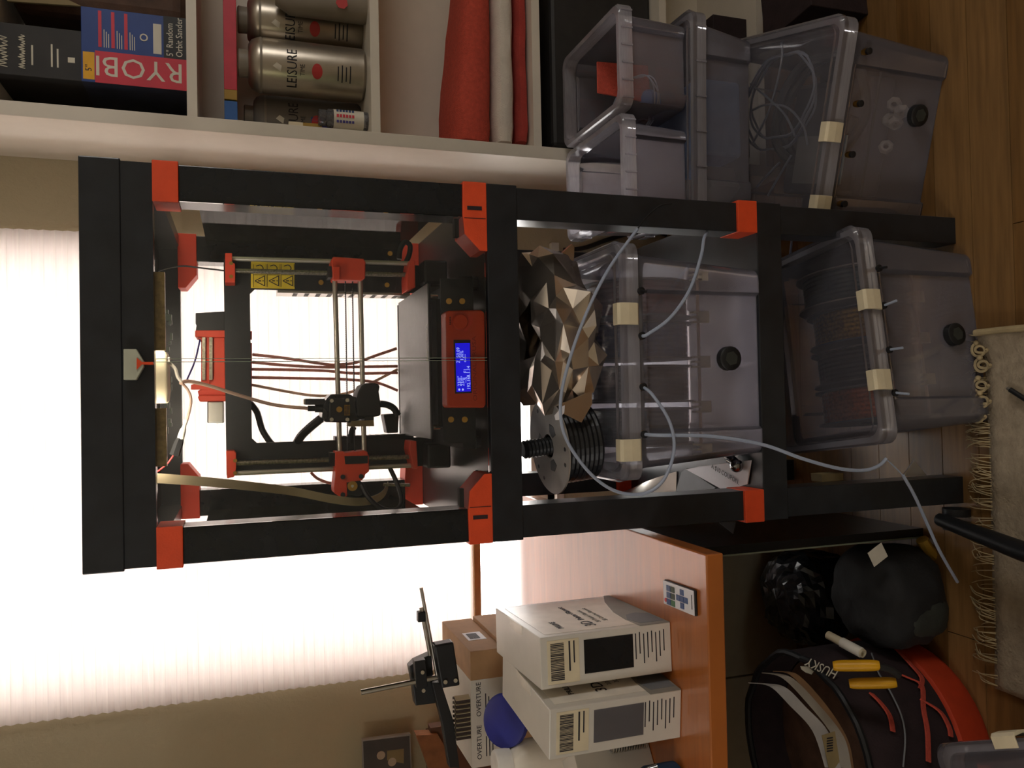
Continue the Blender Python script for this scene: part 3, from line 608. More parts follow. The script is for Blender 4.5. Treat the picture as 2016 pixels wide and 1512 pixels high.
# right hand boxes in front of the bookcase
rc = math.radians(-15.5); Rc = Matrix.Rotation(rc, 3, 'Z'); Wc, Dc = .392, .44
ccen = Vector((.611, -.036, 0)) + Rc @ Vector((-Wc/2, Dc/2, 0))
Cb = tote('lidded_box', 'deep lidded clear box with white clips standing on the floor before the bookcase', (ccen.x, ccen.y, .0005), rc, w=Wc, d=Dc, h=.275, clips=(-.005, -.135),
    fittings=((.140, 'cap'), (.050, 'cap'), (-.040, 'cap'), (-.130, 'cap')), rod=False, hyg=(.045, .052), fz=.215)
build('rod', MB().cyl((-.16, -Dc/2+.06, .13), (.165, -Dc/2+.06, .13), .0025), 'hosegrey', Cb, local=True)
ZL = .286
M11 = tote('storage_bin', 'low wide clear bin lying on the deep lidded box and carrying two small bins', (.512, .365, ZL), math.radians(-2), w=.42, d=.29, h=.145, lid=True, ribs=True, cat='storage bin')
S5a = tote('storage_bin', 'small open clear bin beside the enclosure, left of its twin on the wide bin', (.395, .362, ZL+.156), 0, w=.205, d=.29, h=.15, lid=False, ribs=True, cat='storage bin')
S5b = tote('storage_bin', 'small open clear bin holding a red sheet, right of its twin on the wide bin', (.607, .358, ZL+.156), 0, w=.205, d=.29, h=.155, lid=False, ribs=True, cat='storage bin')
tag(build('folded_sheet', MB().prism([(.575, .36, ZL+.165), (.66, .37, ZL+.165), (.655, .37, ZL+.285), (.585, .36, ZL+.29)], (0, .004, 0)), 'towelred'), 'red and black sheet standing in the small clear bin', 'sheet')
tag(build('blue_cloth', MB().box(.44, .60, .262, .45, ZL+.006, ZL+.112), 'hazybluecloth', bevel=.008, seg=3), 'pale blue folded cloth inside the low wide clear bin', 'cloth')
tag(build('small_carton', MB().cbox((.39, .30, ZL+.045), (.055, .05, .07), Matrix.Rotation(.5, 3, 'Z')), 'greybox', bevel=.001), 'grey carton inside the low wide clear bin beside the blue cloth', 'carton')
tag(build('bottle_stopper', MB().lathe([(.001, 0), (.028, 0), (.032, .01), (.032, .022), (.024, .026), (.001, .026)], (.565, .35, ZL+.162), n=20), 'blueobj', smooth_=True), 'round blue stopper lying in the small clear bin', 'stopper')
def coil(c, R, turns, r, lean=0, seg=22, rise=.003):
    return [Vector((c[0]+R*(1+.05*math.sin(i*1.7))*math.cos(2*math.pi*i/seg), c[1]+R*(1+.05*math.cos(i*1.3))*math.sin(2*math.pi*i/seg), c[2]+rise*i/seg*1.6+lean*math.sin(2*math.pi*i/seg))) for i in range(int(seg*turns)+1)]
tag(build('tube_coil', MB().tube(coil((.565, .36, ZL+.195), .062, 3, .002, .02), .0014, 6, 2), 'ptfe', smooth_=True), 'thin white tube coiled in the small clear bin', 'tube')
cc = ccen
tag(build('hose_coil', MB().tube(coil((cc.x+.03, cc.y-.08, .17), .105, 1.7, .01, .02, rise=.012), .0095, 8, 2), 'hosegrey', smooth_=True), 'dark grey hose coiled inside the deep lidded box', 'hose')
for i, (px, rr) in enumerate((((1525, 60), .10), ((1545, 150), .085))):
    c = oZ(px[0], px[1], .215)
    tag(build('tube_coil', MB().tube(coil((min(c.x, .56), max(c.y, .07), .205+.015*i), rr, 1.8+.4*i, .002, .015), .0024, 6, 2), 'ptfe', smooth_=True), ('wide white tube coil near the side wall of the deep lidded box', 'smaller white tube coil lying over the grey hose in the deep box')[i], 'tube')
for pts, nm in (([(1478, 165), (1520, 200), (1548, 230), (1565, 268)], 'white tube offcut crossing the tube coils in the deep box'), ([(1480, 285), (1515, 215), (1540, 110), (1530, 60)], 'long white tube piece lying across the deep box'), ([(1490, 368), (1520, 335), (1535, 320)], 'short white tube end by the clip in the deep box'), ([(1512, 385), (1535, 345), (1558, 306)], 'second short white tube end near the clip in the deep box'), ([(1480, 218), (1510, 206), (1550, 212), (1580, 245), (1590, 285)], 'arched white tube in the deep box')):
    tag(build('tube_piece', MB().tube([oZ(x, y, .238) for x, y in pts], .0024, 6, 6), 'ptfe', smooth_=True), nm, 'tube')
tag(build('inner_tray', MB().cbox((cc.x+.02, cc.y+.04, .045), (.24, .24, .07), Rc), 'greyfab', bevel=.01), 'grey packed bundle filling the deep lidded box', 'bundle')
tag(build('paper_slip', MB().cbox((cc.x-.085, cc.y-.12, .225), (.09, .12, .004), Rc @ Matrix.Rotation(.15, 3, 'X')), 'greybox'), 'pale slip of paper inside the deep box under the clip', 'paper')
for i, (x, y) in enumerate(((1712, 243), (1722, 262), (1742, 228), (1757, 238), (1772, 240), (1770, 205), (1784, 218), (1753, 292))):
    p = oZ(x, y, .012); b = MB().lathe([(.006, 0), (.014, .001), (.015, .008), (.011, .016), (.006, .016), (.006, 0)], (0, 0, 0), (random.uniform(-.8, .8), random.uniform(-1, -.3), random.uniform(.1, .8)), 7, False)
    b.v = [v+p+Vector((0, 0, .012)) for v in b.v]
    tag(build('plastic_nut', b, 'white', bevel=.0008), 'small white plastic nut lying in the front of the deep clear box', 'nut', 'white nuts in the deep box')
# box corner at the lower left
re = math.radians(24); Re = Matrix.Rotation(re, 3, 'Z'); ec = Vector((-.601, -.195, 0)) - Re @ Vector((.39/2, .285/2, 0))
Eb = tote('lidded_box', 'lidded clear box with a white clip standing in front of the orange based tool bag', (ec.x, ec.y, .018), re)
pts = [Vector((.195+q[0], -.0175, .27+q[1])) for q in ((-.012, .0125), (.004, .0125), (.0085, .009), (.0095, -.006), (.008, -.022), (.003, -.026), (-.001, -.026), (.005, -.006), (.003, .0095), (-.012, .0098))]
build('clip', MB().prism(pts, (0, .04, 0)), 'cream', Eb, local=True, bevel=.0008)

# ------------------------------------------------------------------ things on and around the middle shelf box
ZT = Z3+.0005+.27+.0095
# crumpled foil bag
random.seed(11)
nu, nv = 110, 56; vs = []; fs = []
cx, cy = .038, .098
for j in range(nv+1):
    ph = -math.pi/2 + math.pi*j/nv
    for i in range(nu):
        th = 2*math.pi*i/nu
        cxp = abs(math.cos(ph))**.5; szp = math.copysign(abs(math.sin(ph))**.75, math.sin(ph))
        d = Vector((math.cos(th)*cxp, math.sin(th)*cxp, szp)); p3 = Vector((d.x*1.5, d.y*1.5, d.z*1.1))
        dd = .034*abs(mnoise.noise(p3)) + 0.014*abs(mnoise.noise(p3*2.0+Vector((5, 1, 2)))) + .004*abs(mnoise.noise(p3*4.2+Vector((2, 8, 4))))
        v = Vector((cx + d.x*.135, cy + d.y*.108, ZT + .060 + d.z*.056)) + d*(dd-.016)
        if szp > .55: v.z += .005*math.sin(cxp*11+1.2) + .010*max(0, d.y)
        k = max(0, math.cos(th-.25)-.7)/.3*cxp
        v.x += .020*k; v.z += .022*k*max(0, szp+.3)
        if v.z < ZT+.0006: v.z = ZT+.0006
        vs.append(v)
for j in range(nv):
    for i in range(nu): fs.append((j*nu+i, j*nu+(i+1) % nu, (j+1)*nu+(i+1) % nu, (j+1)*nu+i))
fo = thing('foil_bag', 'crumpled silver foil bag holding a reel on top of the lidded box', 'foil bag', (cx, cy, ZT))
bgo = build('bag', MB().add(vs, fs), 'foil', fo)
q_ = bgo.modifiers.new('decimate', 'DECIMATE'); q_.ratio = .055
P = [oY(x, y, .09) for x, y in [(1075, 590), (1082, 530), (1105, 500), (1127, 480), (1131, 486), (1129, 540), (1140, 560)]]
g = MB(); n = len(P); g.add(P + [p+Vector((0, .006, .002)) for p in P], [list(range(n))[::-1], list(range(n, 2*n))] + [(i, (i+1) % n, n+(i+1) % n, n+i) for i in range(n)])
build('seal_flap', g, 'foil', fo)
P = [oY(x, y, .0) for x, y in [(1105, 795), (1128, 785), (1165, 770), (1166, 795), (1145, 832), (1110, 815)]]
build('seal_flap', MB().prism(P, (0, .004, 0)), 'foil', fo)
P = [oY(x, y, -.012) for x, y in [(1092, 818), (1108, 800), (1112, 798), (1111, 812), (1100, 827), (1094, 827)]]
build('seal_tab', MB().prism(P, (0, .002, 0)), 'paper', fo)
# small reel lying on the box with its spindle
sp = thing('filament_spool', 'small grey reel of black filament lying on the lidded box beside the foil bag', 'spool', (-.128, .075, ZT))
c0 = Vector((-.128, .075, ZT)); axs = Vector((-.10, -.03, 1)).normalized()
for h, R in ((.012, .058), (.083, .080)):
    fl_ = build('flange', MB().lathe([(.020, 0), (R, 0), (R, .003), (.020, .003), (.020, 0)], c0+axs*h, axs, 48, False), 'flangegrey', sp)
    if R > .07:
        for k in range(3):
            a = 2*math.pi*k/3+.6; e1 = axs.orthogonal().normalized(); e2 = axs.cross(e1)
            q = c0+axs*(h+.0031); P = [q + (e1*math.cos(a+da)+e2*math.sin(a+da))*rr for da, rr in ((-.35, .040), (0, .044), (.35, .040), (.28, .026), (0, .024), (-.28, .026))]
            build('flange_hole', MB().prism(P, axs*.0004), 'black', fl_)
            for m_ in range(2):
                qq = q + (e1*math.cos(a+.8+m_*.4)+e2*math.sin(a+.8+m_*.4))*.066; build('rivet_hole', MB().cyl(qq, qq+axs*.0004, .0035, n=10), 'black', fl_)
prof = [(.021, .014)] + [(.064+(.0018 if i % 2 else 0), .015+.066*i/16) for i in range(17)] + [(.021, .082)]
build('filament', MB().lathe(prof, c0, axs, 36, False), 'filblack', sp)
build('spindle', MB().lathe([(.014, .02)] + [(.0155 if i % 2 else .0135, .03+.0032*i) for i in range(32)] + [(.012, .133)], c0, axs, 20), 'black', sp)
# papers left of the box on the middle shelf
pp = thing('mailer', 'white mailer with coupon print lying left of the box on the middle shelf', 'mailer', (-.2, .1, Z3))
Q = [oZ(1380, 918, Z3+.004), oZ(1480, 906, Z3+.002), oZ(1473, 953, Z3+.002), oZ(1428, 966, Z3+.002), oZ(1352, 924, Z3+.004)]
build('sheet', MB().prism(Q, (0, 0, .002)), 'paper', pp)
o_ = oZ(1400, 921, Z3+.0065); r_ = oZ(1447, 950, Z3+.0065)-o_
text('A $10 COUPON.', .0125, 'ink', o_, r_, Vector((0, 0, 1)).cross(r_), pp, 'LEFT', .0001)
Q = [oZ(1352, 922, Z3+.0005), oZ(1410, 960, Z3+.0005), oZ(1405, 966, Z3+.0005), oZ(1332, 967, Z3+.0005), oZ(1343, 930, Z3+.0005)]
tag(build('grey_card', MB().prism(Q, (0, 0, .002)), 'greypaper'), 'grey dotted card lying beside the white mailer on the middle shelf', 'card')
Q = [oZ(1243, 965, Z3+.001), oZ(1340, 925, Z3+.001), oZ(1330, 965, Z3+.001), oZ(1250, 970, Z3+.001), oZ(1236, 968, Z3+.001)]
cp = MB(); 
for k in range(9):
    t_ = k/8; a = oZ(1245+88*t_, 962-34*t_, Z3+.001); c = oZ(1240+92*t_, 970-2*t_, Z3+.001); c.z += .028*math.sin(math.pi*(1-t_)*.5); a.z += .012*math.sin(math.pi*t_)
    cp.v += [a, c, c+Vector((0, 0, .0012)), a+Vector((0, 0, .0012))]
for k in range(8):
    for e in range(4): cp.f.append([4*k+e, 4*k+(e+1) % 4, 4*k+4+(e+1) % 4, 4*k+4+e])
cp.f += [[3, 2, 1, 0], [32, 33, 34, 35]]
tag(build('curled_sheet', cp, 'silver', smooth_=True), 'silvery curled sheet beside the grey card on the middle shelf', 'sheet')
bk = thing('ball_knob', 'chrome ball knob lying on the white mailer beside the clear box', 'knob', oZ(1455, 917, Z3+.003))
kc = oZ(1450, 917, Z3+.016)
build('ball', MB().ball(kc, .012, 18, 12), 'polished', bk, smooth_=True); build('stem', MB().lathe([(.0085, 0), (.0095, .012), (.006, .016), (.007, .03)], kc+Vector((.006, .006, 0)), (.4, 1, 0), 16), 'polished', bk, smooth_=True)

# ------------------------------------------------------------------ guide tubes
def fitpos(fx): return Vector((fx, .12-.1255-.017, Z3+.0005+.238))
tubeT('guide_tube', 'pale blue tube curving from the second fitting up to the right leg', 'tube', [fitpos(.04)] + [oY(x, y, Y) for x, y, Y in ((1275, 658, -.035), (1320, 625, -.045), (1358, 570, -.04), (1380, 505, -.02), (1386, 470, .0), (1392, 458, .015))], .0028, 'ptfe')
tubeT('guide_tube', 'clear tube looping from the third fitting and rising over the foil bag', 'tube', [fitpos(-.042)] + [oY(x, y, Y) for x, y, Y in ((1285, 778, -.045), (1318, 830, -.06), (1327, 885, -.06), (1308, 942, -.06), (1270, 971, -.055), (1215, 968, -.05), (1165, 935, -.05), (1120, 875, -.05), (1104, 820, -.05), (1110, 750, -.05), (1145, 640, -.05), (1195, 535, -.045), (1255, 451, -.03))], .0026, 'ptfe')
tubeT('filament_end', 'thin black filament poking from the clear tube across the right leg', 'filament', [oY(x, y, Y) for x, y, Y in ((1254, 452, -.03), (1275, 425, -.012), (1300, 405, -.008), (1322, 401, -.006))], .0011, 'black')
tubeT('guide_tube', 'pale blue tube from the fourth fitting drooping past the lowest table top', 'tube', [fitpos(-.118)] + [oY(x, y, Y) for x, y, Y in ((1300, 857, -.05), (1400, 859, -.07), (1500, 875, -.09), (1580, 903, -.11), (1650, 922, -.12), (1700, 926, -.12), (1730, 917, -.12), (1745, 903, -.12))], .0028, 'ptfe')
tubeT('filament_end', 'fine clear filament joining the drooping tube to the floor tube', 'filament', [oY(x, y, -.115) for x, y in ((1745, 904), (1760, 918), (1778, 936))], .0009, 'ptfe')
tubeT('guide_tube', 'pale tube slanting down past the left leg of the lowest table', 'tube', [oY(x, y, Y) for x, y, Y in ((1778, 936, -.115), (1800, 975, -.11), (1825, 1030, -.10), (1850, 1085, -.09), (1885, 1146, -.06))], .0027, 'ptfe')
tubeT('guide_tube', 'white tube hanging behind the right leg under the lowest table', 'tube', [oY(x, y, .3) for x, y in ((1560, 465), (1556, 500), (1554, 545))], .0026, 'ptfe', 'tubes under the lowest table')
tubeT('guide_tube', 'arched white tube reaching the back of the box under the lowest table', 'tube', [oY(x, y, .3) for x, y in ((1590, 470), (1615, 478), (1640, 502))], .0026, 'ptfe', 'tubes under the lowest table')
tubeT('cable', 'thick black cable hanging along the wall behind the middle shelf', 'cable', [oY(x, y, .792) for x, y in ((1110, 492), (1150, 488), (1190, 474), (1230, 462), (1280, 455), (1312, 462))], .006, 'black')
dk = thing('standing_board', 'tall black board standing between the table stack and the desk', 'board', (-.343, .28, 0))
build('board', MB().box(-.352, -.334, .102, .46, 0, .60), 'darkpanel', dk)
build('edge_strip', MB().box(-.353, -.350, .10, .102, 0, .60), 'acryledge', dk)

# ------------------------------------------------------------------ bookcase
SX, SY = .486, .52
bc = thing('bookcase', 'white bookcase with towels, bottles and boxes on its shelves', 'bookcase', (SX+.6, .66, 0))
build('side_panel', MB().box(SX, SX+.028, SY, YW-.001, 0, 2.3), 'shelfwhite', bc, bevel=.001)
build('side_panel', MB().box(SX+1.17, SX+1.2, SY, YW-.001, 0, 2.3), 'shelfwhite', bc, bevel=.001)
build('back_panel', MB().box(SX+.028, SX+1.17, YW-.008, YW-.002, 0, 2.3), 'shelfwhite', bc)
SZ = (.06, .335, .662, 1.028, 1.391, 1.75, 2.1, 2.3)
for z in SZ: build('shelf', MB().box(SX+.028, SX+1.17, SY+.001, YW-.008, z-.019, z), 'shelfwhite', bc)
dp = build('shelf_pin_mark', MB().box(SX+.0278, SX+.0286, SY+.06, SY+.075, 1.045, 1.048), 'black', bc)
# top cell: tool box
zA = 1.391
rx0, rx1, rz1 = .572, .718, zA+.190; yA = .545
ry = thing('tool_carton', 'blue and red sander carton standing on the upper bookcase shelf', 'carton', (.645, .62, zA))
build('carton', MB().box(rx0, rx1, yA, .70, zA, rz1), 'ryobiblue', ry, bevel=.001)
F = lambda x: yA-.0004
build('red_panel', MB().box(rx0, rx0+.062, yA-.0005, yA, zA, rz1-.024), 'ryobired', ry)
yp = build('size_patch', MB().box(rx0+.005, rx0+.058, yA-.0006, yA, rz1-.023, rz1-.003), 'toolyellow', ry)
build('black_panel', MB().box(rx0+.062, rx1, yA-.0005, yA, zA, zA+.043), 'black', ry)
build('side_print', MB().box(rx0-.0005, rx0, yA, .70, zA, rz1), 'darknavy', ry)
text('RYOBI', .056, 'labelwhite', (rx0+.052, yA-.0007, zA+.006), (0, 0, 1), (-1, 0, 0), ry, sx=1.02, ext=.0003)
text('5"', .016, 'ink', (rx0+.020, yA-.0008, rz1-.018), (1, 0, 0), (0, 0, 1), ry)
text('5" Random\nOrbit Sander', .0175, 'labelwhite', (rx0+.066, yA-.0007, zA+.026), (1, 0, 0), (0, 0, 1), ry, sx=.85)
build('white_patch', MB().box(rx0+.068, rx0+.128, yA-.0006, yA, zA+.047, zA+.062), 'labelwhite', ry)
for i in range(3):
    zz = rz1-.036-.023*i; build('red_strip', MB().box(rx0+.070, rx1-.005, yA-.0006, yA, zz, zz+.006), 'ryobired', ry)
    for j in range(3): build('print_line', MB().box(rx0+.070, rx0+.105-.004*j, yA-.0006, yA, zz-.005-.004*j, zz-.0036-.004*j), 'offwhiteink', ry)
build('approval_ring', MB().lathe([(.005, 0), (.0075, 0), (.0075, .0004), (.005, .0004), (.005, 0)], (rx0+.098, yA-.0008, zA+.079), (0, 1, 0), 16, False), 'labelwhite', ry)
# dark carton above it
dkc = thing('dark_carton', 'charcoal carton with faded lettering standing on the sander carton', 'carton', (.61, .63, rz1))
build('carton', MB().box(.574, .672, .552, .70, rz1, rz1+.165), 'charcoal', dkc, bevel=.001)
for zz, hh, x1, n in ((.128, .012, .650, 9), (.098, .008, .654, 14)):
    pts = [(.588+(x1-.588)*i/n/2, .5514, rz1+zz+hh*(.9 if i % 2 else -.2)*(1+.4*math.sin(i*2.3))) for i in range(2*n)]
    build('script_mark', MB().tube(pts, .0009, 5, 3), 'offwhiteink', dkc)
for zz, x1 in ((.083, .634), (.050, .640), (.040, .632)): build('print_line', MB().box(.596, x1, .5514, .552, rz1+zz, rz1+zz+.003), 'offwhiteink', dkc)
build('square_mark', MB().box(.608, .618, .5512, .552, rz1+.012, rz1+.024), 'offwhiteink', dkc)
lb2 = MB(); lb2.box(.676, .90, .60, .76, zA+.003, zA+.33)
hb_ = thing('hand_bag', 'brown leather bag with a tan flap behind the cartons on the upper shelf', 'bag', (.8, .70, zA))
build('bag_body', MB().box(.735, .95, .62, .775, zA+.001, zA+.33), 'leather', hb_, bevel=.03, seg=3)
build('bag_flap', MB().prism([(.74, .612, zA+.33), (.80, .612, zA+.33), (.748, .612, zA+.20)], (0, .006, 0)), 'tan', hb_); build('bag_flap', MB().prism([(.82, .612, zA+.33), (.93, .612, zA+.30), (.86, .612, zA+.18)], (0, .006, 0)), 'tan', hb_)
# middle cell: bottles
zB = 1.028
def bottle(label, x, y, R, h, main='canmetal', deco=True, strip=None):
    t = thing('spa_bottle', label, 'bottle', (x, y, zB))
    build('body', MB().lathe([(R*.9, 0), (R, .006), (R, h*.87), (R*.985, h*.885), (R*.985, h*.91), (R*.96, h*.93), (R*.88, h*.97), (R*.72, h*.995), (R*.6, h)], (x, y, zB), (0, 0, 1), 40), main, t, smooth_=True)
    build('shoulder_ring', MB().lathe([(R*1.003, h*.885), (R*1.006, h*.895), (R*1.003, h*.905)], (x, y, zB), (0, 0, 1), 40, False), 'canlabel', t, smooth_=True)
    build('cap', MB().lathe([(R*.50, h-.001), (R*.52, h+.018), (R*.46, h+.020)], (x, y, zB), (0, 0, 1), 20), 'canlabel', t, smooth_=True)
    if deco:
        # print wraps on the side that faces the room
        d = Vector((CAM.x-x, CAM.y-y, 0)).normalized(); rt = Vector((-d.y, d.x, 0)); R2 = R+.0006
        def wrap(o, zc):
            bm = bmesh.new(); bm.from_mesh(o.data)
            if len(bm.faces) < 8: bmesh.ops.subdivide_edges(bm, edges=bm.edges[:], cuts=7, use_grid_fill=True); bmesh.ops.triangulate(bm, faces=[f_ for f_ in bm.faces if len(f_.verts) > 4])
            bm.to_mesh(o.data); bm.free()
            for v in o.data.vertices:
                s_ = v.co.x; a = s_/R2; n = d*math.cos(a) + rt*math.sin(a); zz = v.co.y
                v.co = Vector((n.x*(R2+v.co.z), n.y*(R2+v.co.z), zc-zB+zz)) + Vector((0, 0, zB)) - Vector((0, 0, zB))
        for s, sz, zc in (('LEISURE', .030, zB+h*.60), ('TIME', .014, zB+h*.535)):
            o = text(s, sz, 'ink', (0, 0, 0), (1, 0, 0), (0, 1, 0), t, 'CENTER', .0001, sx=.8, local=True); wrap(o, zc)
        b = MB()
        for k in range(12):
            a = 2*math.pi*k/12; b.v.append(Vector((.011*math.cos(a), .017*math.sin(a), 0)) if False else Vector((.016*math.cos(a), .011*math.sin(a), 0)))
        b.v = [Vector((.016*(u/6)*math.sqrt(max(0, 1-(w_/6)**2/2)), .011*(w_/6)*math.sqrt(max(0, 1-(u/6)**2/2)), 0)) for w_ in range(-6, 7) for u in range(-6, 7)]; b.f = [[w_*13+u, w_*13+u+1, w_*13+u+14, w_*13+u+13] for w_ in range(12) for u in range(12)]
        o = build('oval_mark', b, 'redink', t, local=True, solid=.0003); wrap(o, zB+h*.43)
        b = MB(); b.v = [Vector(q) for q in ((-.008, -.006, 0), (.004, -.008, 0), (.010, .002, 0), (.002, .010, 0), (-.006, .016, 0))]; b.v = b.v[:4]; b.f = [[0, 1, 2, 3]]
        o = build('leaf_mark', b, 'labelwhite', t, local=True, solid=.0003); wrap(o, zB+h*.76)
        for j in range(4):
            b = MB(); w_ = .018-.003*(j % 2); b.v = [Vector(q) for q in ((-w_, 0, 0), (w_, 0, 0), (w_, .0025, 0), (-w_, .0025, 0))]; b.f = [[0, 1, 2, 3]]
            o = build('print_line', b, 'ink', t, local=True, solid=.0003); wrap(o, zB+h*(.14+.035*j))
        if strip:
            b = MB(); b.v = [Vector(q) for q in ((-.02, -.012, 0), (.012, -.012, 0), (.012, .014, 0), (-.02, .014, 0))]; b.f = [[0, 1, 2, 3]]
            o = build('colour_patch', b, strip, t, local=True, solid=.0003); wrap(o, zB+h*.42)
    return t
bottle('silver spa bottle with full lettering in the middle of the bottle shelf', .672, .625, .057, .246)
bottle('silver spa bottle behind the lettered one, towards the bookcase back', .782, .66, .054, .246)
bottle('grey cloudy spa bottle with blue patch next to the bookcase side', .585, .705, .05, .235, 'cloudyplastic', True, 'cyanblue')
bk_ = thing('flat_carton', 'flat red yellow and blue carton lying across the bottle tops', 'carton', (.72, .66, zB+.27))
zc = zB+.2685
for x0, x1, m in ((.525, .580, 'cyanblue'), (.583, .604, 'mustard'), (.604, .90, 'ryobired')): build('carton_section', MB().box(x0, x1, .60, .74, zc, zc+.026), m, bk_, bevel=.001)
vl = thing('test_strip_vial', 'clear vial of test strips with a colour chart at the shelf front', 'vial', (.553, .575, zB))
build('vial', MB().lathe([(.019, 0), (.0195, .003), (.0195, .085), (.016, .088), (.0175, .09), (.0175, .104), (.015, .105)], (.553, .575, zB), (0, 0, 1), 24), 'vial', vl, smooth_=True)
lbv = build('chart_label', MB().lathe([(.0199, .010), (.0199, .074)], (.553, .575, zB), (0, 0, 1), 24, False), 'labelwhite', vl, smooth_=True)
for r_i, (m, dx) in enumerate((('remoteblue', .012), ('ryobired', .001), ('purple', -.010))):
    for k in range(6):
        xx = .553+dx; yy = .575-math.sqrt(.0202**2-dx**2); build('colour_square', MB().cbox((xx, yy, zB+.066-.0065*k), (.0062, .0012, .0045)), m, lbv)
ycn = thing('small_carton', 'cream and mustard carton with a purple oval behind the test strip vial', 'carton', (.56, .64, zB))
build('carton', MB().box(.520, .548, .60, .655, zB, zB+.165), 'cream', ycn, bevel=.001); build('mustard_band', MB().box(.522, .5475, .5994, .60, zB+.06, zB+.135), 'mustard', ycn)
build('oval', MB().lathe([(.001, 0), (.012, 0), (.012, .0006), (.001, .0006)], (.535, .5985, zB+.085), (0, 1, 0), 20), 'purple', ycn)
tn = thing('spa_bottle', 'dark bottle with a red badge at the far end of the bottle shelf', 'bottle', (.80, .585, zB))
build('body', MB().lathe([(.03, 0), (.032, .004), (.032, .16), (.015, .19)], (.80, .575, zB), (0, 0, 1), 24), 'canlabel', tn, smooth_=True)
build('badge', MB().lathe([(.001, 0), (.013, 0), (.013, .0006), (.001, .0006)], (.792, .5430, zB+.055), (0, 1, 0), 7), 'redink', tn)
# towels
zC = .662
def towel(label, z0, z1, x0, m, wob):
    vs = []; fs = []; nx, ny = 14, 10
    t = MB(); rings = []
    for i in range(nx+1):
        x = x0 + (.99-x0)*i/nx; ring = []
        for k in range(20):
            a = 2*math.pi*k/20; e = .5
            cy_ = math.copysign(abs(math.cos(a))**e, math.cos(a)); cz_ = math.copysign(abs(math.sin(a))**.6, math.sin(a))
            hh = (z1-z0)/2*(1 if i else .9); zz = (z0+z1)/2 + cz_*hh
            yy = .645 + cy_*(.105 if i else .098)
            zz += .004*mnoise.noise(Vector((x*14, yy*14, zz*9))) - wob*max(0, x-.62)*(zz-z0)/(z1-z0)
            ring.append(Vector((x + .006*mnoise.noise(Vector((yy*20, zz*20, 3))), yy + .006*mnoise.noise(Vector((x*12, zz*12, 1))), max(zz, z0))))
        rings.append(ring)
    return tag(build('folded_towel', t.loft(rings, True, True), m, smooth_=True), label, 'towel')
towel('thin red towel at the bottom of the towel pile', zC+.0005, zC+.030, .531, 'toweldark', 0)
towel('white towel between the two red towels', zC+.0315, zC+.082, .529, 'towelwhite', 0)
towel('thick orange red towel on top of the towel pile', zC+.0835, zC+.175, .527, 'towelred', .12)
tag(build('dark_bin', MB().box(.53, .95, .56, .78, .336, .60), 'charcoal', bevel=.01), 'dark bin in the bookcase cell below the towels', 'bin')
tag(build('magazine', MB().box(.545, .90, .56, .76, .061, .16), 'bagmaroon', bevel=.002), 'dark red magazine pile on the lowest bookcase shelf', 'magazine')
bx = tag(build('red_box', MB().cbox((.86, .30, .075), (.22, .16, .15), Matrix.Rotation(.1, 3, 'Z')), 'bagmaroon', bevel=.002), 'dark red printed carton on the floor right of the deep clear box', 'carton')
text('88', .04, 'tan', (.78, .217, .10), (1, .1, 0), (0, 0, 1), bx)

# ------------------------------------------------------------------ desk
ZD = .68
dx1 = -.282; dy0 = oZ(1390, 1085, ZD).y
ds = thing('desk', 'orange wood desk carrying filament boxes beside the table stack', 'desk', (-.95, .3, 0))
build('desktop', MB().box(-1.6, dx1, dy0, YW-.02, ZD-.028, ZD), 'desk', ds, bevel=.002)
for x in (-1.55,):
    for yy in (dy0+.03, YW-.1): build('leg', MB().box(x, x+.04, yy, yy+.04, 0, ZD-.028), 'deskedge', ds)
build('side_board', MB().box(-.44, -.42, .60, YW-.03, 0, ZD-.028), 'deskedge', ds)
cb = thing('low_cabinet', 'plain grey beige cabinet standing under the desk', 'cabinet', (-.8, .65, 0))
build('carcass', MB().box(-1.3, -.425, .515, .595, 0, .60), 'cabinet', cb)
build('door', MB().box(-.735, -.427, .503, .515, .022, .598), 'cabinet', cb, bevel=.001); build('door', MB().box(-1.3, -.739, .503, .515, .022, .598), 'cabinet', cb, bevel=.001)
build('plinth', MB().box(-1.3, -.425, .508, .515, 0, .02), 'cabinet', cb)
# remote
q = [oZ(x, y, ZD+.006) for x, y in ((1303, 1140), (1362, 1162), (1372, 1215), (1309, 1190))]
rm = thing('remote_control', 'small white remote control lying on the desk edge', 'remote', (sum(v.x for v in q)/4, sum(v.y for v in q)/4, ZD))
c = (q[0]+q[1]+q[2]+q[3])/4; ex_ = ((q[0]+q[3])/2-(q[1]+q[2])/2); ey_ = ((q[0]+q[1])/2-(q[3]+q[2])/2); L_, W_ = ex_.length, ey_.length; ex_.normalize(); ey_ = (ey_-ex_*ey_.dot(ex_)).normalized()
def rp_(a, b_, z=0): return c + ex_*a*L_ + ey_*b_*W_ + Vector((0, 0, z))
def rquad(a0, a1, b0, b1, z0, z1): return MB().prism([rp_(a0, b0, z0), rp_(a1, b0, z0), rp_(a1, b1, z0), rp_(a0, b1, z0)], (0, 0, z1-z0))
build('back_shell', rquad(-.5, .5, -.5, .5, -.0058, -.0008), 'black', rm, bevel=.002); fcp = build('face_plate', rquad(-.49, .49, -.47, .47, -.0008, .0008), 'paper', rm, bevel=.0006)
for k in range(3):
    build('button', rquad(.24-.0, .36, .34-.27*k-.22, .34-.27*k, .0008, .0018), 'remoteblue' if k else 'remoteblue', fcp); build('button', rquad(.10, .22, .34-.27*k-.22, .34-.27*k, .0008, .0018), 'green' if k == 2 else 'pcb', fcp)
for a, b_ in ((-.02, .0), (-.14, .26), (-.26, 0), (-.14, -.26), (-.14, 0)): build('button', rquad(a-.055, a+.055, b_-.11, b_+.11, .0008, .0018), 'remoteblue', fcp)
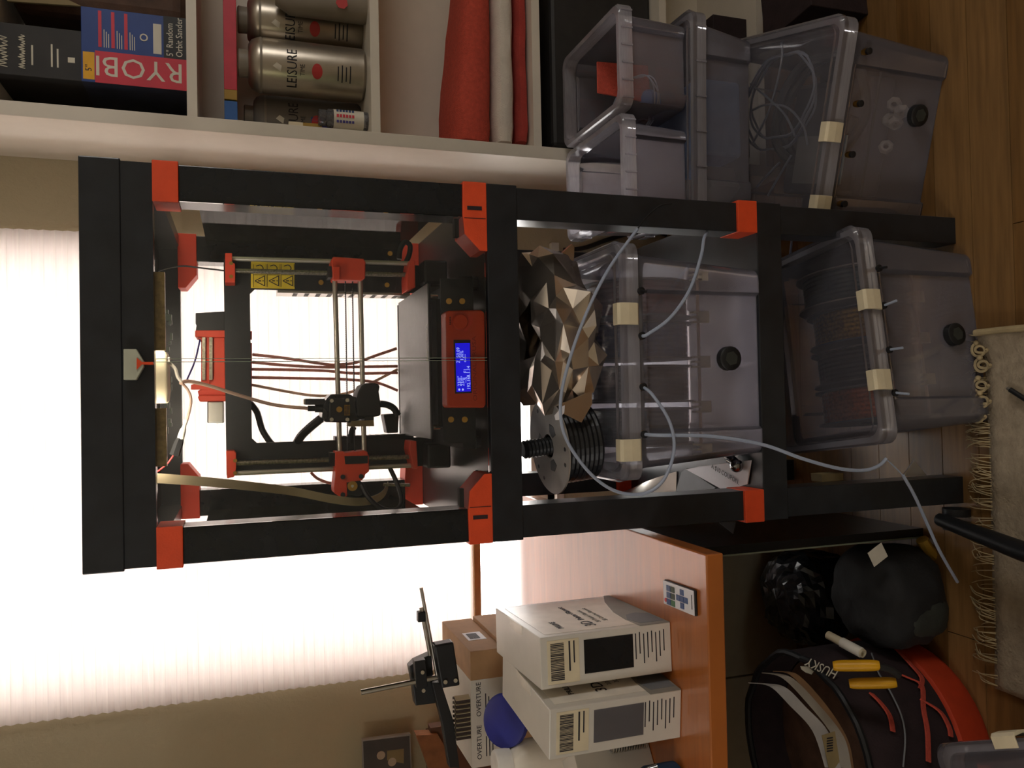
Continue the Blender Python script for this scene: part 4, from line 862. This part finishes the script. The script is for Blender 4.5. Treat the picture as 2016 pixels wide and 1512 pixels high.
build('power_button', MB().cyl(rp_(.40, -.28, .0008), rp_(.40, -.28, .002), .003, n=12), 'redink', fcp)
build('print_line', rquad(-.45, -.43, -.25, .3, .0008, .0011), 'ink', fcp)
# filament cartons
def fil_carton(label, nr, nl, fr_pt, h, black):
    nr, nl, fr_pt = Vector(nr), Vector(nl), Vector(fr_pt)
    ux = (nl-nr); w = ux.length; ux.normalize(); uy = Vector((-ux.y, ux.x, 0)); 
    if uy.y < 0: uy = -uy
    dep = .215
    t = thing('filament_carton', label, 'carton', ((nr+nl)/2+uy*dep/2)[:2] + (ZD,))
    P = lambda a, b_, z: nr + ux*a*w + uy*b_*dep + Vector((0, 0, z))
    z0 = .0005
    build('carton', MB().prism([P(0, 0, z0), P(1, 0, z0), P(1, 1, z0), P(0, 1, z0)], (0, 0, h)), 'boxwhite', t, bevel=.0012)
    def fpan(nm, a0, a1, z1, z2, m, pa=t, o=.0006): return build(nm, MB().prism([P(a0, 0, z1)-uy*o, P(a1, 0, z1)-uy*o, P(a1, 0, z2)-uy*o, P(a0, 0, z2)-uy*o], uy*(o-.0001)), m, pa)
    def span(nm, pts, m, pa=t, o=.0006): return build(nm, MB().prism([P(0, b_, z)-ux*o for b_, z in pts], ux*(o-.0001)), m, pa)
    st = fpan('barcode_label', .08, .92, h-.060, h-.010, 'cream')
    k = 0; zz = .14
    while zz < .86:
        ww = random.uniform(.008, .022); fpan('bar', zz, zz+ww, h-.036, h-.015, 'ink', st, .0009); zz += ww+random.uniform(.008, .02)
    fpan('print_line', .12, .70, h-.046, h-.0435, 'ink', st, .0009); fpan('print_line', .12, .55, h-.053, h-.051, 'ink', st, .0009)
    wn = fpan('window_film', .14, .80, h-.148, h-.068, 'clearbox' if not black else 'black_gloss')
    for j in range(8): fpan('print_line', .12+.02*(j % 3), .55+.2*((j*7) % 3)/2, .012+.0068*j, .0136+.0068*j, 'ink', t, .0005)
    span('face_print', [(.06, .012), (.94, .012), (.94, h-.012), (.06, h-.012)], 'warmwhite', t, .0004)
    span('grey_foot', [(0, .001), (1, .001), (1, .012), (.8, .03), (.45, .05), (.2, .055), (0, .052)], 'boxgrey', t, .0007)
    span('reel_print', [(.06, .004), (.30, .004), (.36, .02), (.33, .04), (.2, .052), (.06, .045)], 'greypaper', t, .001)
    rt = uy*1.0
    def st_(s, sz, b_, z, m='ink'): text(s, sz, m, P(0, b_, z)-ux*.0009, rt, (0, 0, 1), t)
    st_('PRILINE', .013, .16, h-.052); st_('3D', .026, .14, h-.104); st_('Printer Filament', .0145, .33, h-.101)
    st_('3D Printer Filament', .0105, .22, h-.119, 'boxgrey'); st_('3D Drucker Filament', .0105, .24, h-.133, 'boxgrey')
    build('tuck_flap', MB().prism([P(0, .36, h+.0006), P(.18, .36, h+.0006), P(.22, .5, h+.0006), P(.18, .64, h+.0006), P(0, .64, h+.0006)], (0, 0, .0006)), 'warmwhite', t)
    return t
fil_carton('white filament carton with a black reel behind its window, beside the remote', oZ(1320, 1225, ZD), oZ(1324, 1322, ZD), oZ(1197, 1140, ZD), .213, True)
fil_carton('white filament carton with a clear window, left of the one with a black reel', oZ(1342, 1358, ZD), oZ(1340, 1452, ZD), (0, 0, 0), .211, False)
# carton pile behind
zp = ZD
for i in range(2):
    tag(build('filament_carton', MB().box(-.70, -.505, .24, .44, zp+.0005, zp+.0845), 'cardboard', bevel=.001), 'brown carton in the pile under the sleeved carton' if i else 'brown carton at the bottom of the carton pile on the desk', 'carton'); zp += .0845
ov = thing('sleeved_carton', 'brown carton in a white printed sleeve on top of the carton pile', 'carton', (-.6, .34, zp))
ox0, ox1, oy0, oy1, oz0, oz1 = -.720, -.512, .235, .45, zp+.0005, zp+.063
build('carton', MB().box(ox0, ox1, oy0, oy1, oz0, oz1), 'cardboard', ov, bevel=.001)
build('white_sleeve', MB().box(ox0-.0006, ox1-.052, oy0-.0006, oy1+.0006, oz0, oz1+.0006), 'boxwhite', ov)
for xx in (ox1-.118, ox1-.195): 
    text('OVERTURE', .0125, 'ink', (xx, oy0-.0008, oz1-.018), (1, 0, 0), (0, 0, 1), ov)
    for j in range(3): build('print_line', MB().box(xx+.004, xx+.04-.006*j, oy0-.001, oy0-.0006, oz1-.028-.006*j, oz1-.0262-.006*j), 'ink', ov)
sk = build('barcode_sticker', MB().box(ox1, ox1+.0006, .30, .35, oz0+.012, oz0+.047), 'paper', ov)
for j in range(10): build('bar', MB().box(ox1+.0006, ox1+.001, .307+.0036*j, .309+.0036*j, oz0+.022, oz0+.042), 'ink', sk)
# black bracket with metal rods on the pile
br = thing('rod_bracket', 'black jointed bracket with silver rods resting on the carton pile', 'bracket', (-.56, .26, oz1))
slab('beam', [(851, 1346), (868, 1343), (893, 1420), (905, 1512), (885, 1512), (872, 1430)], .25, .27, 'black', br, bevel=.001)
pl_ = slab('clamp_plate', [(855, 1271), (893, 1264), (906, 1350), (870, 1356)], .225, .25, 'black', br, bevel=.003)
for x, y in ((877, 1343), (897, 1340)): build('bolt', MB().cyl(oY(x, y, .221), oY(x, y, .225), .0036), 'steel', pl_)
p2 = slab('joint_plate', [(806, 1314), (817, 1303), (850, 1288), (858, 1385), (818, 1390), (812, 1345)], .27, .295, 'blackmetal', br, bevel=.002)
slab('joint_block', [(816, 1302), (838, 1299), (842, 1352), (820, 1356)], .25, .27, 'black', br, bevel=.001)
for x, y in ((832, 1324), (834, 1360)): build('bolt', MB().cyl(oY(x, y, .246), oY(x, y, .25), .0034), 'steel', p2)
for a, c_, r in (((829, 1157), (861, 1332), .0032), ((829, 1196), (847, 1290), .0036), ((711, 1363), (862, 1333), .0048)):
    build('rod', MB().cyl(oY(*a, .262), oY(*c_, .255), r, n=12), 'silver', br, smooth_=True)
build('collar', MB().cbox(oY(829, 1213, .262), (.018, .014, .014)), 'black', br, bevel=.001)
# colour swatches standing on the sleeved carton
for i in range(9):
    x0 = oY(895, 1378+9*i, .245).x
    P = [(x0, .238, oz1+.0008), (x0+.004, .250, oz1+.0008), (x0, .262, oz1+.0008), (x0, .262, oz1+.028), (x0+.004, .250, oz1+.028), (x0, .238, oz1+.028)]
    P = [(p[0], p[1], p[2]) for p in P]
    s = thing('colour_swatch', 'dark folded plastic swatch in the row on the sleeved carton', 'swatch', (x0, .25, oz1), 0, 'swatches on the sleeved carton')
    g = MB(); g.prism([(x0, .238, oz1+.0008), (x0+.0045, .25, oz1+.0008), (x0, .262, oz1+.0008), (x0-.005, .262, oz1+.0008), (x0-.0005, .25, oz1+.0008), (x0-.005, .238, oz1+.0008)], (0, 0, .027))
    build('swatch', g, 'swatchdark', s)
    g = MB(); g.prism([(x0+.0008, .2376, oz1+.0008), (x0+.0053, .25, oz1+.0008), (x0+.0048, .25, oz1+.0008), (x0+.0003, .2376, oz1+.0008)], (0, 0, .027)); build('cream_edge', g, 'swatchcream', s)
# bottle, blue lid and odds at the desk's far left
wb = thing('white_bottle', 'white plastic bottle with a ribbed cap behind the filament cartons', 'bottle', (-.668, .12, ZD))
build('body', MB().lathe([(.03, 0), (.034, .004), (.034, .165), (.030, .185), (.021, .197)], (-.668, .12, ZD+.0005), (0, 0, 1), 28), 'warmwhite', wb, smooth_=True)
build('cap', MB().lathe([(.020, .197), (.024, .198), (.0245, .222), (.022, .225)], (-.668, .12, ZD+.0005), (0, 0, 1), 28), 'white', wb, smooth_=True)
bl = thing('storage_jar', 'jar with a tilted round blue lid between the white bottle and the cartons', 'jar', (-.56, .12, ZD))
for z_, R in ((.0, .045),):
    build('lid', MB().lathe([(.001, 0), (.040, .0), (.044, .006), (.044, .016), (.036, .02), (.001, .02)], oY(1003, 1417, .15), (.25, -.55, .8), 32), 'bluelid', bl, smooth_=True)
build('jar', MB().lathe([(.03, 0), (.034, .006), (.034, .17), (.03, .185)], (-.578, .165, ZD+.0005), (0, 0, 1), 24), 'bluebottle', bl, smooth_=True)
sg = [Vector((-.605+.012*math.cos(2*math.pi*i/12), -.012+.012*math.sin(2*math.pi*i/12), ZD+.012+.0045*i/12)) for i in range(12*14)]
tag(build('coil_spring', MB().tube(sg, .0016, 6, 1), 'silver', smooth_=True), 'silver coil spring standing beside the clear windowed carton', 'spring')
tag(build('white_carton', MB().cbox((-.655, .01, ZD+.066), (.06, .06, .13), Matrix.Rotation(.6, 3, 'Z')), 'boxwhite', bevel=.001), 'small white carton beside the coil spring on the desk', 'carton')
bs = thing('blue_flask', 'dark blue flask with a chrome tap at the desk front', 'flask', (-.645, -.10, ZD))
build('body', MB().lathe([(.03, 0), (.036, .004), (.036, .05), (.02, .075), (.012, .08)], (-.645, -.095, ZD+.0005), (0, 0, 1), 24), 'bluebottle', bs, smooth_=True)
build('tap', MB().tube([(-.625, -.105, ZD+.076), (-.605, -.115, ZD+.068), (-.598, -.12, ZD+.05)], .006, 10, 5), 'polished', bs, smooth_=True)
wx = thing('wooden_stand', 'slanted brown wooden stand behind the rod bracket', 'stand', (-.86, .62, ZD))
build('back_board', MB().prism([oY(x, y, .62) for x, y in ((820, 1448), (862, 1446), (900, 1512), (905, 1530), (850, 1530))], (0, .03, 0)), 'wood', wx); build('support', MB().box(-.95, -.80, .63, .66, ZD+.0005, ZD+.22), 'darkwood', wx)
ph = thing('framed_photo', 'small framed dark photograph with two pale figures standing by the wall', 'photo', (-.93, .76, ZD))
build('frame', MB().prism([oY(x, y, .75) for x, y in ((713, 1457), (808, 1445), (812, 1560), (716, 1572))], (0, .012, 0)), 'flangegrey', ph)
pt_ = build('print', MB().prism([oY(x, y, .749) for x, y in ((715, 1460), (806, 1449), (810, 1556), (718, 1568))], (0, .0008, 0)), 'photo', ph)
for x, y in ((750, 1487), (772, 1500)): build('pale_face', MB().lathe([(.001, 0), (.010, 0), (.010, .0006), (.001, .0006)], oY(x, y, .7486), (0, -1, 0), 16), 'skinpale', pt_)
build('pale_torso', MB().prism([oY(x, y, .7488) for x, y in ((762, 1478), (762, 1497), (795, 1503), (795, 1474))], (0, .0004, 0)), 'tan', pt_)
build('stand_back', MB().box(-1.0, -.86, .762, .778, ZD+.0005, ZD+.2), 'darkwood', ph)

# ------------------------------------------------------------------ floor clutter
def blob(name, m, c, r, e1=.6, e2=.6, amp=.06, fr=3, seed=0, n=40, k=24, parent=None, floor=0.0005, flat=False):
    vs = []; fs = []
    for j in range(k+1):
        ph_ = -math.pi/2+math.pi*j/k
        for i in range(n):
            th = 2*math.pi*i/n; sp_ = lambda v, e: math.copysign(abs(v)**e, v)
            d = Vector((sp_(math.cos(ph_), e1)*sp_(math.cos(th), e2), sp_(math.cos(ph_), e1)*sp_(math.sin(th), e2), sp_(math.sin(ph_), e1)))
            f_ = 1 + amp*mnoise.noise(d*fr+Vector((seed, 2, 5))) + amp*.5*mnoise.noise(d*fr*2.7+Vector((seed, 9, 1)))
            v = Vector(c) + Vector((d.x*r[0], d.y*r[1], d.z*r[2]))*f_; v.z = max(v.z, floor); vs.append(v)
    for j in range(k):
        for i in range(n): fs.append((j*n+i, j*n+(i+1) % n, (j+1)*n+(i+1) % n, (j+1)*n+i))
    return build(name, MB().add(vs, fs), m, parent, smooth_=not flat)
bp_ = thing('black_pouch', 'rounded black fabric pouch with a paper tag standing on the floor by the left leg', 'bag', (-.46, .16, 0))
blob('pouch', 'bagblack', (-.462, .115, .082), (.10, .10, .085), .7, .8, .08, 2.4, 4, parent=bp_)
pgc = oY(1728, 1092, .025); build('paper_tag', MB().cbox(pgc, (.030, .001, .036), Matrix.Rotation(math.radians(-28), 3, 'Y')), 'labelwhite', bp_)
build('mustard_lining', MB().tube([oY(x, y, .08) for x, y in ((1815, 1062), (1830, 1085), (1850, 1100))], .012, 8, 4), 'mustard', bp_, smooth_=True)
blob('zip_panel', 'baggreen', (-.485, .085, .068), (.055, .07, .065), .7, .8, .05, 3, 8, parent=bp_)
tag(blob('poly_bag', 'polybag', (-.515, .345, .085), (.10, .10, .088), .7, .8, .12, 3.5, 14, n=40, k=22, flat=True), 'crinkled shiny dark plastic bag before the grey beige cabinet', 'plastic bag')
# tool bag
HB = Vector((-.76, .135, 0)); RX, RY, HH = .195, .19, .27
tb = thing('tool_bag', 'open black tool bag with an orange base full of hand tools', 'tool bag', (HB.x, HB.y, 0))
def ell(sx, z, n=48, wob=0): return [Vector((HB.x+RX*sx*math.cos(2*math.pi*i/n)*(1+wob*mnoise.noise(Vector((i*.4, z*9, 2)))), HB.y+RY*sx*math.sin(2*math.pi*i/n)*(1+wob*mnoise.noise(Vector((i*.4, z*9, 6)))), z)) for i in range(n)]
build('base', MB().loft([ell(.96, .0005), ell(1.02, .02), ell(1.03, .075), ell(1.0, .08)], True, True), 'bagorange', tb, smooth_=True)
build('wall', MB().loft([ell(1.0, .078), ell(1.01, .14, wob=.03), ell(1.0, .21, wob=.05), ell(.98, HH, wob=.06), ell(.955, HH, wob=.06), ell(.96, .12), ell(.94, .085)], False, False), 'bagmaroon', tb, smooth_=True)
build('lining', MB().loft([ell(.93, .19, wob=.05), ell(.5, .20), ell(.02, .205)], False, False), 'leather', tb, smooth_=True)
build('rim_binding', MB().tube([v for v in ell(.97, HH+.004, wob=.06)] + [ell(.97, HH+.004, wob=.06)[0]], .007, 8, 1), 'black', tb, smooth_=True)
def onbag(x, y, off=.004):
    d = ray(x, y); t_ = .8
    best = None
    for i in range(400):
        p = CAM + d*(.7+i*.003)
        q_ = ((p.x-HB.x)/(RX*1.03))**2 + ((p.y-HB.y)/(RY*1.03))**2
        if q_ < 1 and p.z < HH+.01: return CAM + d*(.7+i*.003-off)
        if p.z < .2 and q_ < 1.0: return p
        if p.z < 0: return p - d*.01
    return p
for pts in (((1690, 1300), (1740, 1315), (1790, 1335), (1815, 1350), (1818, 1395), (1826, 1440), (1828, 1500)), ((1715, 1365), (1735, 1385), (1752, 1410), (1758, 1440)), ((1765, 1278), (1795, 1310), (1815, 1335), (1812, 1355)), ((1815, 1378), (1850, 1400), (1868, 1430), (1872, 1450))):
    build('red_strap', MB().strip([onbag(*p) for p in pts], (.004, 0, .009), .003, 4), 'towelred', tb)
o_ = onbag(1652, 1322); r_ = onbag(1582, 1290)-o_
text('HUSKY', .026, 'offwhiteink', o_, r_, ray(1610, 1315).cross(r_)*-1 if False else (-.6, 0, .8), tb, sx=.75, ext=.0006)
build('dog_emblem', MB().prism([oY(x, y, onbag(1590, 1320).y) for x, y in ((1576, 1312), (1590, 1312), (1602, 1322), (1598, 1328), (1586, 1324), (1578, 1318))], (0, .001, 0)), 'offwhiteink', tb)
tl = [((1640, 1311), (1732, 1310)), ((1672, 1346), (1765, 1344))]
ply = thing('pliers', 'yellow handled pliers leaning across the tool bag', 'pliers', oZ(1700, 1328, HH))
for a, c_ in tl:
    p, q = oY(*a, -.03), oY(*c_, -.075); b = MB().tube([p, p.lerp(q, .25), p.lerp(q, .75), q], .0085, 10, 4, rad=lambda t: .0095*(1-.25*abs(2*t-1)**3)); build('handle', b, 'toolyellow', ply, smooth_=True)
build('jaw', MB().tube([oY(1730, 1312, -.075), oY(1752, 1318, -.08), oY(1770, 1330, -.082)], .006, 8, 4), 'charcoal', ply, smooth_=True)
pi_ = thing('plastic_pipe', 'short white plastic pipe sticking up between the tool bag and the plastic bag', 'pipe', oY(1666, 1270, .1))
p0, p1 = oY(1630, 1250, .14), oY(1700, 1287, .06); ax_ = (p1-p0).normalized()
build('pipe', MB().lathe([(.0058, 0), (.0082, 0), (.0082, (p1-p0).length), (.0058, (p1-p0).length), (.0058, 0)], p0, ax_, 18, False), 'cream', pi_, smooth_=True)
build('coupling', MB().lathe([(.0084, .0), (.0098, .001), (.0098, .045), (.0084, .046)], p0+ax_*((p1-p0).length-.05), ax_, 18, False), 'warmwhite', pi_, smooth_=True)
for k, (off, m, ww) in enumerate(((0, 'flangegrey', .022), (1, 'canlabel', .016), (2, 'brown', .013))):
    P = [((1488, 1345), (1530, 1352), (1570, 1390), (1615, 1440), (1640, 1512)), ((1510, 1325), (1550, 1335), (1600, 1385), (1650, 1450), (1665, 1512)), ((1530, 1322), (1565, 1330), (1620, 1390), (1660, 1455), (1672, 1512))][k]
    tag(build('abrasive_belt', MB().strip([oY(x, y, .06+.02*k-.03*i) for i, (x, y) in enumerate(P)], (0, ww*.6, ww), .0012, 6), m), ('pale grey abrasive belt with a barcode tag curving out of the tool bag', 'middle grey abrasive belt curving out of the tool bag', 'thin brown abrasive belt behind the grey belts in the tool bag')[k], 'belt')
tg = thing('belt_tag', 'cream barcode tag wrapped on the pale abrasive belt', 'tag', oY(1640, 1480, -.06))
build('tag', MB().prism([oY(x, y, -.062) for x, y in ((1618, 1448), (1644, 1440), (1655, 1512), (1632, 1512))], (0, .001, 0)), 'tan', tg)
for j in range(6): build('bar', MB().prism([oY(x, y, -.0625) for x, y in ((1628, 1453+5*j), (1640, 1451+5*j), (1640, 1453.5+5*j), (1628, 1455.5+5*j))], (0, .0004, 0)), 'ink', tg)
tubeT('wire', 'thin grey wire drooping across the tool bag', 'wire', [onbag(x, y, .012) for x, y in ((1716, 1286), (1730, 1325), (1752, 1360), (1775, 1410), (1782, 1455), (1778, 1510))], .0016, 'greypaper')
# rug with fringe
RZ = .009
rg = thing('woven_rug', 'cream woven rug with knotted fringe lying before the boxes', 'rug', (-.4, -.5, 0))
edge = [oZ(1934, 655, 0), oZ(1918, 760, 0), oZ(1915, 860, 0), oZ(1912, 985, 0), oZ(1930, 1060, 0), oZ(1940, 1250, 0), oZ(1965, 1430, 0)]
ey0 = -.062
g = MB(); nx, ny = 60, 40; X0, X1, Y0, Y1 = -.60, .046, -.95, ey0
for j in range(ny+1):
    for i in range(nx+1):
        x = X0+(X1-X0)*i/nx; yv = Y0+(Y1-Y0)*j/ny; cr_ = .022*math.exp(-((x-X1)/.03)**2)*math.exp(-((yv-Y1)/.12)**2)
        g.v.append(Vector((x+.004*mnoise.noise(Vector((yv*9, 1, 0))), yv+.006*mnoise.noise(Vector((x*8, 4, 0))), RZ+.003*mnoise.noise(Vector((x*7, yv*7, 2)))+cr_)))
for j in range(ny):
    for i in range(nx): g.f.append([j*(nx+1)+i, j*(nx+1)+i+1, (j+1)*(nx+1)+i+1, (j+1)*(nx+1)+i])
build('rug_body', g, 'rug', rg, smooth_=True, solid=.007)
build('rolled_edge', MB().tube([(X1, ey0+.002, RZ+.022), (X1+.001, -.14, RZ+.017), (X1, -.25, RZ+.005), (X1, -.5, RZ), (X1, -.94, RZ)], .006, 8, 6), 'fringe', rg, smooth_=True)
g = MB()
for i in range(150):
    x = random.uniform(X0, X1-.005); y0 = ey0; ln = random.uniform(.03, .055); sx = random.uniform(-.018, .018)
    g.tube([(x, y0-.004, RZ), (x+sx*.4, y0+ln*.5, RZ+random.uniform(0, .012)), (x+sx, y0+ln, .003)], .0009, 4, 3)
fr2 = build('fringe_strands', g, 'fringe', rg, smooth_=True); fr2['kind'] = 'stuff'
for k, (px_, py_) in enumerate(((1915, 690), (1922, 720), (1918, 760), (1922, 790), (1912, 820))):
    base = oZ(px_, py_, .03)
    pts = [Vector((base.x+.014*math.cos(i*.9)*(1-i/16), base.y+.010*math.sin(i*.9)-.003*i*.3, .020+.0025*math.sin(i)+.001*(k % 2))) for i in range(14)]
    build('tassel', MB().tube(pts, .0026, 6, 4), 'fringe', rg, smooth_=True)
    build('tassel_knot', MB().ball(pts[0], .0055, 8, 6), 'fringe', rg, smooth_=True)
pn = thing('pen', 'black pen with a silver tip lying on the rug', 'pen', oZ(2010, 780, RZ))
p0, p1 = oZ(1984, 764, RZ+.010), oZ(2040, 800, RZ+.010); ax_ = (p1-p0).normalized()
build('barrel', MB().cyl(p0+ax_*.006, p0+ax_*.11, .0045), 'black', pn, smooth_=True); build('tip', MB().cyl(p0, p0+ax_*.007, .0034, .0042), 'silver', pn, smooth_=True)
# chair base arm with caster
ch = thing('chair_base', 'black swivel chair base arm with a caster crossing the rug', 'chair base', (-.29, -.1, 0))
build('arm', MB().tube([(-.300, .008, .055), (-.312, -.10, .075), (-.33, -.25, .09), (-.34, -.5, .10)], .02, 10, 5, rad=lambda t: .012+.009*t), 'black', ch, smooth_=True)
build('hub', MB().lathe([(.045, .08), (.045, .14), (.03, .15)], (-.345, -.54, 0), (0, 0, 1), 24), 'black', ch, smooth_=True)
for a in (.9, 2.1, -2.6, -1.3):
    hx_, hy_ = -.345, -.54; build('arm', MB().tube([(hx_, hy_, .105), (hx_+.3*math.sin(a)*1.0, hy_-.3*abs(math.cos(a))-.1, .07)], .022, 8, 4), 'black', ch, smooth_=True)
for s in (-1, 1): build('caster_wheel', MB().lathe([(.008, 0), (.024, .002), (.024, .016), (.008, .018)], (-.300+s*.004-(.018 if s < 0 else 0), -.002, .0245), (1, 0, 0), 20), 'black', ch, smooth_=True)
# triangle scrap, tag and label near the left leg
Pt = [oX(x, y, -.3335) for x, y in ((1416, 1029), (1449, 1028), (1443, 1051))]
tag(build('paper_triangle', MB().prism(Pt, (.0006, 0, 0)), 'greypaper'), 'grey paper triangle stuck on the tall black panel', 'paper')
Pt = [oZ(x, y, .002) for x, y in ((1777, 938), (1801, 909), (1825, 936))]
cn = tag(build('cone_sign', MB().prism([oY(x, y, .045) for x, y in ((1777, 938), (1800, 906), (1825, 936))], (0, .003, 0)), 'paper'), 'small white triangular card with a red dot by the left leg', 'card')
tag(build('foam_block', MB().prism([oY(x, y, .06) for x, y in ((1617, 934), (1660, 931), (1660, 945), (1619, 949))], (0, .03, 0)), 'tan'), 'beige block behind the left leg of the lowest table', 'block')
